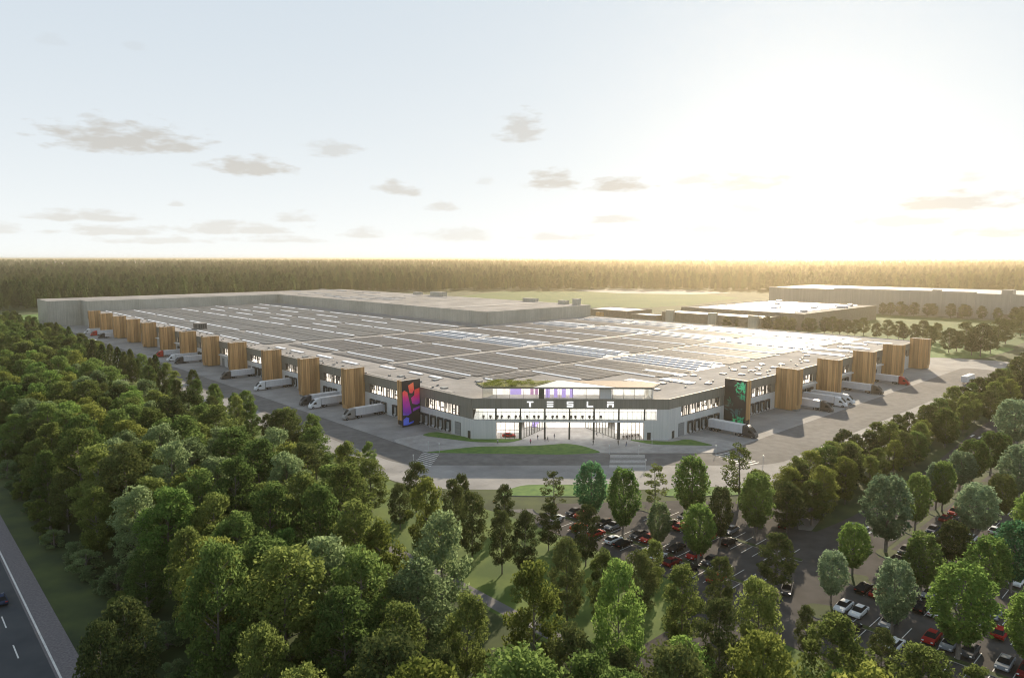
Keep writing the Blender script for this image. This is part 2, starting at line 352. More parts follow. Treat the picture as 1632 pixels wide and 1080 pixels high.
sheet('lawn', LP([(-71, -160), (-44.3, -160), (-44.3, -100), (-38.5, -76), (-38.5, -14), (-44.3, 20), (-44.3, 600), (-71, 600)]), .012, mat('park_lawn', (.060, .110, .016), .95, c2=(.12, .175, .028), scale=.15, detail=8, bump=.3), 'green lawn strip along the footpath')
sheet('garden_path', LP([(-70.2, -160), (-67.6, -160), (-67.6, 420), (-70.2, 420)]), .02, mat('path_paving', (.13, .125, .13), .85, c2=(.17, .165, .165), scale=.5), 'narrow grey footpath through the wood')
sheet('side_road', LP([(-62, 250), (-44, 252), (-44, 262), (-62, 260)]), .022, M_CONC, 'short paved spur leaving the yard')
sheet('road_east', rounded(LP([(255, -60), (330, -52), (440, -28), (700, -10), (700, -24), (440, -44), (330, -68), (255, -72)]), 10), .028, M_CONC, 'pale road curving away past the factory')
sheet('road_apron', rounded(LP([(286, 20), (286, -52), (330, -56), (345, -30), (330, 10)]), 10), .03, M_CONC, 'concrete corner of the yard behind the factory')
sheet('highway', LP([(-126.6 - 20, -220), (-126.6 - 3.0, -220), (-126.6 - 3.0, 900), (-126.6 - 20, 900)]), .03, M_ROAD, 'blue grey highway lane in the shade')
sheet('highway_shoulder', LP([(-129.7, -220), (-125.9, -220), (-125.9, 900), (-129.7, 900)]), .02, M_SHOULDER, 'gravel shoulder of the highway')
b = MB()
x, = (-129.05 + .0,)
b.poly([(*L(-129.25, -220), .045), (*L(-128.95, -220), .045), (*L(-128.95, 900), .045), (*L(-129.25, 900), .045)])
for k in range(-20, 70):
    p0 = -8 + k * 12.0
    b.poly([(*L(-132.85, p0), .045), (*L(-132.65, p0), .045), (*L(-132.65, p0 + 5), .045), (*L(-132.85, p0 + 5), .045)])
tag(b.build('road_marking', M_MARK), 'white edge line and lane dashes on the highway', None, None, 'structure')
# grass islands with kerbs
def island(name, pts, label, z=.17, m=None):
    sheet(name, rounded(pts, 3, 6), z, m or M_LAWN, label, thick=True, kerb=M_KERB)
island('grass_island', [G(672, 722), G(760, 712), G(850, 711), G(903, 707), G(930, 711), G(962, 722), G(900, 725)], 'long green lawn island before the entrance', .2)
island('grass_verge', [L(-3, 62), L(-10, 61), G(755, 705), G(812, 706), G(838, 699.5), G(764, 700.5)], 'green lawn wedge at the left corner of the front', .21)
island('grass_verge', [G(998, 701), G(1040, 709), G(1142, 711), G(1095, 699.5), G(1074, 704.5)], 'green lawn wedge at the right corner of the front', .21)
island('grass_island', [G(785, 790), G(832, 773), G(985, 772), G(985, 792)], 'long green island between the ring and the car park')
island('grass_island', [G(1055, 791), G(1062, 780), G(1100, 775), G(1245, 780), G(1240, 787), G(1120, 791)], 'green island right of the entrance axis')
sheet('yard_verge', rounded(LP([(285, 70), (285, 25), (330, 6), (350, -18), (420, -20), (430, 70)]), 8), .03 + .01, M_LAWN, 'lawn beyond the far corner of the yard')
sheet('field', [G(-60, 510), G(60, 500), G(75, 506), G(70, 517), G(-60, 520)], .02, M_LAWN, 'lawn left of the tall hall')
sheet('field', [L(540, 560), L(470, 480), L(515, 395), L(640, 380), L(840, 420), L(960, 580), L(720, 830), L(533, 740)], .02, M_FIELD, 'open green field behind the factory')
sheet('field_track', [G(905, 462.5), G(985, 460), G(1110, 462), G(1165, 467), G(1100, 469), G(990, 467.5)], .05, mat('pale_gravel', (.30, .29, .27), .9, c2=(.36, .35, .33), scale=.05), 'pale gravel ground in the open field')
sheet('field', LP([(400, 175), (330, 75), (300, -2), (420, -16), (674, -10), (674, 200)]), .024, M_FIELD, 'meadow between the rows of trees behind the factory')
sheet('field_lane', LP([(660, -60), (660, 190), (666, 190), (666, -60)]), .045, M_CONC, 'pale lane before the grey warehouse')

# crosswalks: bars run along the traffic
def bars(spots, name, label):
    b = MB()
    for (P0, P1, w, n) in spots:
        a, c = Vector(P0), Vector(P1); d = c - a; st = d / n
        for k in range(n):
            m0 = a + st * (k + .34); m1 = a + st * (k + .64)
            b.poly([(*(m0 - Vector(w)), .06), (*(m1 - Vector(w)), .06), (*(m1 + Vector(w)), .06), (*(m0 + Vector(w)), .06)])
    tag(b.build(name, M_MARK), label, None, None, 'structure')
bars([(G(1000, 724), G(1000, 746), (5.3, 0), 11)], 'crosswalk_marking', 'striped crossing in front of the entrance')
bars([(G(690, 718), G(673, 741), (-2.6, 2.2), 9)], 'crosswalk_marking', 'striped crossing left of the entrance lawn')
bars([(G(1150, 722), G(1200, 741), (3.0, 2.0), 9)], 'crosswalk_marking', 'striped crossing right of the entrance lawn')
bars([(L(14.5, -71), L(14.5, -82), (A2[0] * 2.2, A2[1] * 2.2), 7)], 'crosswalk_marking', 'striped crossing on the access road by the pale tree')
bars([(L(128, -66), L(128, -80), (A2[0] * 2, A2[1] * 2), 6)], 'crosswalk_marking', 'striped crossing at the far end of the access road')

# stall lines and verges in the lots. rows run along p; cars point along q
b = MB(); vg = MB()
def row(q0, p0, p1, sgn):
    n = int((p1 - p0) / 2.45)
    for k in range(n + 1):
        p = p0 + k * 2.45
        pts = [L(q0, p - .07), L(q0 + sgn * 4.6, p - .07), L(q0 + sgn * 4.6, p + .07), L(q0, p + .07)]
        b.poly([(*q, .065) for q in pts])
for qc, pa, pb in [(-29.6, -72, -24), (-12.2, -70, -36)]: row(qc - .7, pa, pb, -1); row(qc + .7, pa, pb, 1)
LOT2 = [(-29.6, -136, -86.5), (-13.0, -136, -86), (4.0, -136, -86), (20.6, -136, -86), (37.0, -136, -86), (53.5, -136, -86), (70, -136, -86), (86, -130, -86)]
for qc, pa, pb in LOT2: row(qc - .7, pa, pb, -1); row(qc + .7, pa, pb, 1)
tag(b.build('stall_marking', M_MARK), 'white stall lines in both car parks', None, None, 'structure')
for i, (qc, pa, pb) in enumerate(LOT2 + [(-29.6, -74, -20), (-12.2, -72, -34)]):
    o = sheet('grass_verge', rounded(LP([(qc - .6, pa - 1), (qc + .6, pa - 1), (qc + .6, pb + .5), (qc + 3.3, pb + 1.2), (qc + 1.5, pb + 4.8), (qc - 1.5, pb + 4.8), (qc - 3.3, pb + 1.2), (qc - .6, pb + .5)]), 1.2), .16, M_GRASS, 'narrow grass strip between two rows of stalls', thick=True, kerb=M_KERB)

# ------------------------------------------------------------------ the factory
FROT = ANG
fac = root('factory_building', 'huge low factory with solar roof, wooden towers and a lit glass entrance', 'factory', (CX, CY), FROT)
RZ = 13.4
roofpoly = [(47, 0), (290, 0), (290, 243), (178, 243), (178, 580), (0, 580), (0, 45)]
b = MB(); b.prism(roofpoly, RZ - .5, RZ, 0); b.build('roof', M_MEMB, fac)
# parapet
def side_map(side):
    if side == 'left': return lambda u, o: (-o, u)
    return lambda u, o: (u, -o)
def sbox(b, side, u0, u1, o0, o1, z0, z1, mi=0, top=None):
    f = side_map(side); a = f(u0, o0); c = f(u1, o1); b.box(a[0], c[0], a[1], c[1], z0, z1, mi, top)
TL = [74.5, 112.8, 150.5, 188.5, 230, 268.4, 305, 344, 382.5, 419.4, 456.0, 494.3, 532.9]
TR = [82.0, 120.8, 158.4, 197, 234.7, 274.5]
wall = MB(); fas = MB()
ext = {'left': (45, 580), 'right': (47, 290)}
winspans = {'left': [(51.5, 71.5)] + [(a + 5.5, c - 3.5) for a, c in zip(TL, TL[1:])], 'right': [(54.5, 79)] + [(a + 6, c - 3.5) for a, c in zip(TR, TR[1:])]}
for side in ('left', 'right'):
    u0, u1 = ext[side]
    sbox(wall, side, u0, u1, -.35, 0, 0.0, 6.9)
    sbox(fas, side, u0, u1, -.35, .18, 10.5, 13.85)
    sbox(fas, side, u0, u1, .181, .26, 13.7, 13.9)
    cur = u0
    for a, c in winspans[side]:
        sbox(wall if cur == u0 and side == 'right' else fas, side, cur, a, -.35, .0, 6.9, 10.5); cur = c
    sbox(fas, side, cur, u1, -.35, .0, 6.9, 10.5)
# rear and inner walls
wall.box(289.6, 290, .4, 243, 0, 13.6)
fas.box(289.9, 290.2, 0, 243, 11, 13.85)
wall.build('wall', M_CLAD, fac); fas.build('fascia', M_FASC, fac)
# windows: a lit room behind, irregular dark fins before it
for side in ('left', 'right'):
    f = side_map(side)
    for (a, c) in winspans[side]:
        b = MB()
        sbox(b, side, a, c, -1.5, -1.45, 6.9, 10.5, 0)
        sbox(b, side, a, c, -1.45, -.36, 6.9, 6.95, 0); 
        w = b.build('window_band', [M_LITWIN], fac)
        fb = MB(); u = a + .15; r2 = random.Random(int(a * 10) + len(side))
        far = a > 260
        while u < c - .1:
            wd = r2.choice([.12, .18, .26, .4]) * (1.6 if far else 1)
            if r2.random() < .8: 
                z1 = 10.5; z0 = 6.9 if r2.random() < .7 else 8.4
                sbox(fb, side, u, min(u + wd, c), -.3, -.05, z0, z1, 0)
            u += wd + r2.uniform(.35, .8) * (1.6 if far else 1)
        sbox(fb, side, a, c, -.28, -.1, 6.9, 7.05, 0); sbox(fb, side, a, c, -.28, -.1, 10.3, 10.5, 0)
        k = 0
        while k < (c - a) / 3:
            uu = a + r2.uniform(0, c - a - 2); zz = r2.uniform(7.6, 9.6); sbox(fb, side, uu, uu + r2.uniform(.8, 1.8), -.24, -.12, zz, zz + r2.uniform(.2, .5), 0); k += 1
        fb.build('window_fin', [M_DARK], w)
# dock doors
def dock(side, u, lab=None):
    b = MB()
    sbox(b, side, u, u + .45, 0, .7, .9, 4.7, 0); sbox(b, side, u + 2.75, u + 3.2, 0, .7, .9, 4.7, 0); sbox(b, side, u + .45, u + 2.75, 0, .7, 4.05, 4.7, 0)
    sbox(b, side, u + .45, u + 2.75, .02, .1, 1.25, 4.05, 1)
    sbox(b, side, u + .3, u + 2.9, 0, .55, .85, 1.2, 2); sbox(b, side, u + .35, u + .8, .551, .75, .5, 1.25, 0); sbox(b, side, u + 2.4, u + 2.85, .551, .75, .5, 1.25, 0)
    sbox(b, side, u - .12, u, .0, .25, 0, 4.9, 2); sbox(b, side, u + 3.2, u + 3.32, .0, .25, 0, 4.9, 2)
    b.build('dock_door', [M_DARK, M_DOCK, M_CLAD], fac)
for side, spots in (('left', [56.2, 60.4, 64.6, 68.8, 72.4 - .2]), ('right', [58, 62.2, 66.4, 70.6, 74.8])):
    for u in spots: dock(side, u)
DL = {0: 6, 1: 7, 2: 7, 3: 6, 4: 4, 5: 6, 6: 6, 7: 4, 8: 6, 9: 4}
for i, n in DL.items():
    u = TL[i] + 6
    for k in range(n):
        if u + 3.4 < TL[i + 1] - 1: dock('left', u)
        u += 4.25 if k != 2 else 7.5
for i, n in {0: 7, 1: 7, 2: 7, 3: 6, 4: 5}.items():
    u = TR[i] + 5
    for k in range(n):
        if u + 3.4 < TR[i + 1] - 1: dock('right', u)
        u += 4.25
# plain doors, shutters, vents and wall lamps
def flat(side, name, u0, u1, z0, z1, m, o=.06, label=None):
    b = MB(); sbox(b, side, u0, u1, .0, o, z0, z1, 0); sbox(b, side, u0 - .12, u1 + .12, 0, o * .6, z0, z1 + .12, 1); w = b.build(name, [m, M_DARK], fac)
    if label: w['label'] = label
M_SHUT = mat('shutter', (.25, .26, .265), .5, c2=(.30, .31, .315), scale=.3, stretch=(.1, .1, 8))
flat('left', 'shutter_door', 51.2, 54.2, .2, 4.6, M_SHUT); flat('right', 'shutter_door', 53.2, 56.4, .2, 4.6, M_SHUT)
flat('left', 'door', 46, 47.2, .2, 2.6, M_DARK); flat('right', 'door', 49.4, 50.6, .2, 2.6, M_DARK)
for u in (100, 136, 176, 226, 262, 300, 356, 412): flat('left', 'shutter_door', u, u + 3, .1, 4.4, M_SHUT)
# canopies over the docks of the far bays
for side, spans in (('left', [(234.5, 266), (309.5, 342), (348.5, 380.5)]), ('right', [(126, 156), (163, 195), (202, 233)])):
    for a, c in spans:
        b = MB(); sbox(b, side, a, c, 0.01, 1.6, 6.2, 6.75, 0); b.build('canopy', [M_CLAD], fac)
# wooden towers: planked boxes with a cut lower outer corner on a concrete stub
def tower(side, t, D=8.6, Wd=3.3, H=16.8, near=-1):
    f = side_map(side); b = MB(); r2 = random.Random(int(t * 7))
    def col_(uu, oo, du, do, off):
        pass
    b2 = MB()
    # core
    sbox(b2, side, t, t + Wd, .3, D - .25, .9, H - .35, 0)
    # planks on the near face, the outer face and the far face
    pw = .52
    n = int(D / pw)
    for k in range(n):
        o0 = k * pw + .02; o1 = o0 + pw - .05; th = r2.choice([.10, .18, .27])
        zb = .35 if o1 < D - 1.7 else .35 + (o1 - (D - 1.7)) * 1.5
        sbox(b2, side, t - th, t - .001, o0, o1, zb, H + r2.uniform(-.08, .08), 0)
        sbox(b2, side, t + Wd + .001, t + Wd + th, o0, o1, zb, H, 0)
    n = int(Wd / pw)
    for k in range(n + 1):
        u0 = t + k * Wd / (n + 1) + .02; th = r2.choice([.10, .18, .27])
        sbox(b2, side, u0, u0 + Wd / (n + 1) - .05, D - .2, D + th - .1, 2.6, H, 0)
    sbox(b2, side, t, t + Wd, 0.3, D - .3, H - .34, H - .12, 1)
    w = b2.build('wooden_tower', [M_WOODS, M_KERB], fac)
    b3 = MB(); sbox(b3, side, t + .25, t + Wd - .25, .3, D - .7, 0, .88, 0); sbox(b3, side, t + .3, t + Wd - .3, D - 1.9, D - .32, .0, 2.7, 0); b3.build('tower_base', [M_PIER], w)
    return w
names = []
for t in TL[1:]: tower('left', t)
for t in TR[1:]: tower('right', t, D=9.3, Wd=3.6)
# picture towers beside the entrance
def artmat(name, pal, seed, dark, frame_axis, lo, hi, w):
    m = bpy.data.materials.new(name); m.use_nodes = True; t = m.node_tree; bs = t.nodes['Principled BSDF']; N = t.nodes.new; K = t.links.new
    tcn = N('ShaderNodeTexCoord'); sp_ = N('ShaderNodeSeparateXYZ'); K(tcn.outputs['Object'], sp_.inputs[0])
    mr = N('ShaderNodeMapRange'); mr.inputs[1].default_value = 0; mr.inputs[2].default_value = 16.8; K(sp_.outputs[2], mr.inputs[0])
    rp = N('ShaderNodeValToRGB'); cr = rp.color_ramp
    while len(cr.elements) < len(pal): cr.elements.new(.5)
    for e, (pos, c) in zip(cr.elements, pal): e.position = pos; e.color = (*c, 1)
    n1 = N('ShaderNodeTexNoise'); n1.inputs['Scale'].default_value = .35; n1.inputs['Detail'].default_value = 2; mp = N('ShaderNodeMapping'); mp.inputs['Location'].default_value = (seed, seed, seed); K(tcn.outputs['Object'], mp.inputs[0]); K(mp.outputs[0], n1.inputs['Vector'])
    ad = N('ShaderNodeMath'); ad.operation = 'MULTIPLY_ADD'; K(n1.outputs[0], ad.inputs[0]); ad.inputs[1].default_value = .25; ad.inputs[2].default_value = -.125
    ad2 = N('ShaderNodeMath'); ad2.operation = 'ADD'; K(mr.outputs[0], ad2.inputs[0]); K(ad.outputs[0], ad2.inputs[1]); K(ad2.outputs[0], rp.inputs[0])
    K(rp.outputs[0], bs.inputs['Base Color']); K(rp.outputs[0], bs.inputs['Emission Color']); bs.inputs['Emission Strength'].default_value = .07  # faint emission added to the picture, which is not lit itself
    bs.inputs['Roughness'].default_value = .4; MATS[name] = m
    return m
M_ARTA = artmat('picture_red_violet', [(.0, (.02, .05, .5)), (.14, (.10, .18, .8)), (.28, (.16, .03, .42)), (.45, (.32, .02, .42)), (.62, (.75, .02, .22)), (.78, (.95, .09, .08)), (.95, (1., .22, .10))], 3, 0, 0, 0, 0, 0)
M_ARTB = artmat('picture_green', [(.0, (.05, .75, .25)), (.16, (.03, .45, .22)), (.3, (.06, .14, .16)), (.45, (.05, .10, .10)), (.62, (.03, .30, .16)), (.8, (.06, .70, .32)), (1., (.10, .65, .35))], 9, 0, 0, 0, 0, 0)
M_ARTBK = mat('picture_black', (.028, .027, .032), .35)
def picture_tower(side, t, D, Wd, H, shapes, am):
    b = MB(); sg = -1
    # body; the picture faces the entrance
    sbox(b, side, t - Wd / 2 * 0 , t + Wd, .3, D - .05, .9, H - .3, 0)
    r2 = random.Random(5)
    for k in range(6):
        u0 = t + .02 + k * (Wd / 6); th = r2.choice([.1, .18, .27]); sbox(b, side, u0, u0 + Wd / 6 - .05, D - .05 + .001, D + th, 2.6, H, 1)
    for k in range(16):
        o0 = k * D / 16 + .02; sbox(b, side, t + Wd + .001, t + Wd + r2.choice([.1, .18, .27]), o0, o0 + D / 16 - .05, .9, H, 1)
    sbox(b, side, t, t + Wd, .3, D - .1, H - .29, H - .1, 2)
    w = b.build('wooden_tower', [M_ARTBK, M_WOODS, M_KERB], fac)
    b3 = MB(); sbox(b3, side, t + .3, t + Wd - .3, .3, D - .5, 0, .88, 0); sbox(b3, side, t + .3, t + Wd - .3, D - 1.8, D - .1, .889, 2.59, 0); b3.build('tower_base', [M_PIER], w)
    s = MB(); f = side_map(side)
    def P(o, z, e): a = f(t - e, o); return (a[0], a[1], z)
    fr = [(0.05, .25), (D, .25), (D, H), (0.05, H)]
    s.poly([P(o, z, .12) for o, z in fr], 1)
    n = len(s.v)
    for (o0, z0), (o1, z1) in zip(fr, fr[1:] + fr[:1]): s.poly([P(o0, z0, .12), P(o1, z1, .12), P(o1, z1, 0), P(o0, z0, 0)], 1)
    for i, sh in enumerate(shapes): s.poly([P(o, z, .135 + i * .004) for o, z in sh], 0)
    s.build('picture_panel', [am, M_ARTBK], w)
# (o, z): o from the wall outwards; the left picture is seen with the outer edge on the left
rng = random.Random(11)
shA = []
def blob(o, z, ro, rz, n=11, jag=.28, tilt=0):
    out = []
    for k in range(n):
        a = 2 * math.pi * k / n; r = 1 + rng.uniform(-jag, jag); x = ro * r * math.cos(a); y = rz * r * math.sin(a)
        out.append((min(7.7, max(.25, o + x + tilt * y)), min(16.3, max(.5, z + y))))
    return out
shA = [[(7.7, 12.9), (6.9, 13.4), (5.6, 12.6), (5.0, 9.8), (4.3, 7.0), (3.9, 4.9), (5.3, 4.2), (7.6, 4.5)],
       [(5.3, 15.0), (3.0, 16.0), (2.7, 13.2), (3.5, 12.0), (4.7, 12.2)],
       [(2.5, 13.2), (.35, 13.6), (.35, 8.0), (1.5, 7.6), (3.6, 8.2), (4.1, 10.4), (2.7, 11.2)],
       [(3.4, 6.4), (.35, 7.0), (.35, 6.2), (3.4, 5.3)],
       [(7.5, 3.0), (6.2, 3.7), (5.0, 3.2), (5.2, 1.5), (3.0, 1.9), (3.2, 1.2), (5.6, .7), (7.5, .8)]]
picture_tower('left', TL[0], 7.9, 2.6, 16.9, shA, M_ARTA)
shB = []
for k in range(84):
    t_ = rng.random()
    if k < 38: o = 8.0 - abs(rng.gauss(0, 1.5)); z = rng.uniform(10.0, 16.2)
    elif k < 72: o = rng.uniform(3.6, 7.8); z = rng.uniform(.8, 6.0) * (1 if rng.random() < .7 else 1.1)
    else: o = rng.uniform(1.0, 4.0); z = rng.uniform(4.5, 9.5)
    a = rng.uniform(0, 3.1); l = rng.uniform(.4, 1.5); w_ = rng.uniform(.12, .4)
    c_, s_ = math.cos(a), math.sin(a)
    shB.append([(min(8.4, max(.2, o + x * c_ - y * s_)), min(16.3, max(.4, z + x * s_ + y * c_))) for x, y in ((-l, 0), (0, w_), (l, .1), (.2, -w_))])
picture_tower('right', TR[0], 8.6, 2.8, 16.9, shB, M_ARTB)

# ---- roof field
def lane_cells():
    A = []; S = []; Rb = []
    lanes = [(31, 54.5, 'a'), (57, 80, 'a'), (83, 104.5, 'a'), (107, 130, 'r'), (133, 154.5, 'a'), (157, 179.5, 'a'), (182, 204, 'a'), (206.5, 228, 'r'), (230.5, 252, 'a'), (255, 280, 'r')]
    seams = [(27.5, 76), (79, 128), (134, 181), (185, 230)]
    for (q0, q1, kind) in lanes:
        for (p0, p1) in seams:
            p0c = max(p0, 92 - q0 * .85) if q0 < 80 else p0
            if p1 - p0c < 10: continue
            if kind == 'a':
                A.append((q0, q1, p0c, p1, 0))
                S.append((q0 - 1.7, q0 - .75, p0c + 3, p1 - 3))
            else:
                Rb.append((q0, q1, p0c, p1))
    A.append((15 + 7, 28.5, 80, 126, 0)); A.append((22, 28.5, 134, 180, 0)); A.append((22, 28.5, 186, 228, 0))
    S += [(16.8, 18.3, 118, 128), (16.8, 18.3, 98, 106), (16.8, 18.3, 85, 92), (12, 13.6, 140, 152), (13, 14.6, 165, 178), (12, 13.6, 192, 204), (12, 13.6, 212, 222)]
    # the long field on the left
    for i, (q0, q1) in enumerate([(14, 32), (35.5, 52), (53, 70), (73.5, 90), (91, 106.5), (110, 130), (131.5, 150.5), (154, 172)]):
        for (p0, p1) in [(238, 318), (321, 402), (405, 486), (489, 572)]: A.append((q0, q1, p0, p1, 1))
    for q in (33.2, 71.2, 107.8, 151.8, 12): 
        p = 244
        while p < 560:
            l_ = rnd.choice([28, 36, 44, 22]); S.append((q, q + 1.1, p, min(p + l_, 570))); p += l_ + rnd.choice([3, 6, 12])
    for q in (90.2, 130.4): 
        for p in (300, 372, 440, 500): S.append((q, q + 1.2, p, p + 34))
    return A, S, Rb
A_, S_, R_ = lane_cells()
random.Random(3).shuffle(A_)
for (q0, q1, p0, p1, kd) in A_:
    b = MB(); pitch = 1.55 if kd == 0 else 1.9; q = q0; rw = 0
    b.box(q0 - .25, q1 + .25, p0 - .25, p1 + .25, RZ + .003, RZ + .05, 1)
    while q + pitch <= q1 + .01:
        z0 = RZ + .32; z1 = RZ + .46
        m_ = q + pitch * .47; e_ = q + pitch * .94
        pp = p0
        while pp < p1 - .5:
            pe = min(pp + 11.6, p1)
            b.poly([(q, pp, z0), (m_, pp, z1), (m_, pe, z1), (q, pe, z0)], 0)
            b.poly([(m_, pp, z1), (e_, pp, z0), (e_, pe, z0), (m_, pe, z1)], 0)
            pp = pe + .5
        q += pitch; rw += 1
        if rw % 3 == 0: q += .7
    b.build('solar_array', [M_SOLAR if kd == 0 else M_SOLAR2, M_SOLAR2], fac)
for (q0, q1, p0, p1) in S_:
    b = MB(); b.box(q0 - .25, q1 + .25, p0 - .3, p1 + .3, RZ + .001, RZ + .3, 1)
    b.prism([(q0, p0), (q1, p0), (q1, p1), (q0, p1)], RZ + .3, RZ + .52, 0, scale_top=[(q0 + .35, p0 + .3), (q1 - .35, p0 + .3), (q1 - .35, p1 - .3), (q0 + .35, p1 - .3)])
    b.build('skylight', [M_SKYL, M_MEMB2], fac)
for (q0, q1, p0, p1) in R_:
    b = MB(); b.box(q0, q1, p0, p1, RZ + .002, RZ + .06, 1)
    n = 4; st = (q1 - q0) / n
    for k in range(n):
        c = q0 + (k + .5) * st; b.box(c - .7, c + .7, p0 + 2 + (k % 2) * 3, p1 - 2, RZ + .06, RZ + .6, 0, 2 if k % 2 else 0)
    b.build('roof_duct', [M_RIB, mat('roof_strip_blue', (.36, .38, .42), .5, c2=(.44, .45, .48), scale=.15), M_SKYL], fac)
# walkways and seams
for i, (x0, x1, y0, y1) in enumerate([(28, 178, 231.3, 236.3), (24, 288, 182, 184), (24, 288, 129.2, 132.8), (32, 288, 77, 78.2), (10.2, 10.9, 140, 570), (3, 4.6, 60, 570)]):
    b = MB(); b.box(x0, x1, y0, y1, RZ + .002, RZ + .1 + (.25 if i == 2 else 0), 0); b.build('roof_walkway', [M_MEMB2], fac)
# small roof hatches and vents
b = MB(); r2 = random.Random(21)
spots = [(108, 16), (112, 10), (120, 18), (124, 12), (130, 19), (133, 14), (139, 10), (144, 18), (150, 12), (118, 6), (168, 9), (186, 17), (215, 8), (30, 62), (24, 70), (38, 48), (14, 84), (9, 100), (6, 68), (8, 130), (5, 160), (7, 178), (6, 215), (60, 14), (72, 20), (84, 8), (96, 22)]
for (q, p) in spots:
    b.box(q - 1.1, q + 1.1, p - 1.1, p + 1.1, RZ + .001, RZ + .45, 0, 1)
for k in range(60):
    q = r2.uniform(2, 9); p = r2.uniform(70, 560); s = r2.uniform(.25, .5); b.box(q - s, q + s, p - s, p + s, RZ + .002, RZ + .6, 0, 1)
for k in range(40):
    q = r2.uniform(70, 280); p = r2.uniform(3, 24); s = r2.uniform(.2, .4); b.box(q - s, q + s, p - s, p + s, RZ + .002, RZ + .5, 0, 1)
o = b.build('roof_hatch', [mat('hatch_side', (.20, .20, .20), .6), mat('hatch_top', (.36, .38, .38), .5)], fac); o['kind'] = 'stuff'
# long flat smoke vents on the bright margin at the right
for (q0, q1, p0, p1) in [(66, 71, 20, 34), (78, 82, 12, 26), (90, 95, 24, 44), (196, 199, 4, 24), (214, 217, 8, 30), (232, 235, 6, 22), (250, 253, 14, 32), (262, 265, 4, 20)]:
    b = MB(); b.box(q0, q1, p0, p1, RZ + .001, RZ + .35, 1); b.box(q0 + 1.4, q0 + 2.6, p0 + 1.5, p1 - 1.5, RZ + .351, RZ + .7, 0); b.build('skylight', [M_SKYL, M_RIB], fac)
# plant unit on the roof
pu = MB(); pu.box(14.5, 20.5, 345, 353, RZ + .3, RZ + 4.2, 0, 1)
for k in range(5): pu.box(14.38, 14.499, 345.8 + k * 1.5, 346.8 + k * 1.5, RZ + 1, RZ + 3.6, 2)
for k in range(4): pu.box(15.2 + k * 1.3, 16.1 + k * 1.3, 344.88, 344.999, RZ + 1, RZ + 3.6, 2)
for a_, c_ in ((15, 346), (20, 346), (15, 352), (20, 352)): pu.box(a_ - .2, a_ + .2, c_ - .2, c_ + .2, RZ + .002, RZ + .3, 2)
pu.build('air_unit', [mat('unit_grey', (.16, .15, .14), .6), M_MEMB2, M_DARK], fac)

# ---- entrance front on the cut corner
FW = math.hypot(47, 45)
def fp(x, y):      # x along the front from the left corner, y inwards
    ex = (47 / FW, -45 / FW); ey = (45 / FW, 47 / FW)
    return (ex[0] * x + ey[0] * y, 45 + ex[1] * x + ey[1] * y)
def ebox(b, x0, x1, y0, y1, z0, z1, mi=0, top=None):
    b.prism([fp(x0, y0), fp(x1, y0), fp(x1, y1), fp(x0, y1)], z0, z1, mi, top)
e = MB()   # white lower walls
ebox(e, 0, 7.9, 0, .35, 0.13, 6.3); ebox(e, 57.2, FW, 0, .35, .13, 6.3)
ebox(e, 61.2, FW, 0, .35, 6.301, 10.5)
ebox(e, 7.9, 57.2, 0, .5, 6.0, 6.7); ebox(e, 0, 7.9, 0, .4, 6.301, 6.7); ebox(e, 57.2, 61.2, 0, .4, 6.301, 6.7)
ebox(e, .3, FW - .3, .51, 22, 6.05, 6.65)          # floor slab
e.build('entrance_wall', [M_CLAD], fac)
e = MB(); ebox(e, 0, FW, -.18, .35, 10.5, 13.85); ebox(e, 0, FW, -.26, -.181, 13.7, 13.9); e.build('fascia', [M_FASC], fac)
# upper storey: lit office floor, columns, mullions, desks
e = MB(); ebox(e, .3, FW - .3, 14.0, 14.1, 6.66, 10.4, 0); ebox(e, .3, FW - .3, .6, 13.9, 10.3, 10.4, 1)
e.build('office_back_wall', [M_LOBBY, M_LITC], fac)
gl = MB(); ebox(gl, .4, 61.0, .18, .20, 6.75, 10.45); g1 = gl.build('window_band', [M_GLASS], fac)
mm = MB()
k = 0.45
while k < 61:
    ebox(mm, k, k + .07, .08, .16, 6.72, 10.5); k += 1.55
ebox(mm, .4, 61, .06, .15, 9.35, 9.45); ebox(mm, .4, 61, .06, .16, 6.71, 6.85)
mm.build('mullion', [M_COLM], g1)
XC = [7.7, 15.9, 24.1, 32.4, 40.6, 48.9, 57.2]
XC = [7.9, 16.1, 24.2, 32.4, 40.5, 48.7, 57.2]
for i, x in enumerate(XC):
    c = MB(); ebox(c, x - .28, x + .28, -.14, .07, 6.72, 10.49); c.build('column', [M_COLM], fac)
for i, x in enumerate([16.1, 24.2, 32.4, 40.5, 48.7]):
    c = MB(); w_ = .42 if i in (0, 4) else .3; ebox(c, x - w_, x + w_, .1, .7, .14, 5.99); c.build('column', [M_COLM], fac)
for i in range(22):
    if 3 <= i <= 19 or i < 3:
        x = 3.2 + i * 2.05 + (i % 3) * .3
        d = MB(); ebox(d, x, x + 1.0, 1.3, 2.0, 7.35, 7.42, 0); ebox(d, x + .1, x + .9, 1.5, 1.55, 7.5, 8.0, 0); ebox(d, x + .45, x + .55, 1.5, 1.54, 7.421, 7.499, 0)
        for a_ in (.05, .9): ebox(d, x + a_, x + a_ + .05, 1.35, 1.4, 6.651, 7.349, 0)
        ebox(d, x + .25, x + .7, .75, 1.15, 7.05, 7.15, 0); ebox(d, x + .25, x + .7, .70, .749, 7.05, 7.7, 0); ebox(d, x + .45, x + .5, .93, .97, 6.651, 7.049, 0)
        tag(d.build('desk', [M_INTD]), 'dark office desk with chair and screen behind the upper glass front', 'desk', 'desks behind the upper glass front')
        o_ = bpy.context.scene.objects['desk' if i == 0 else o_.name]; 
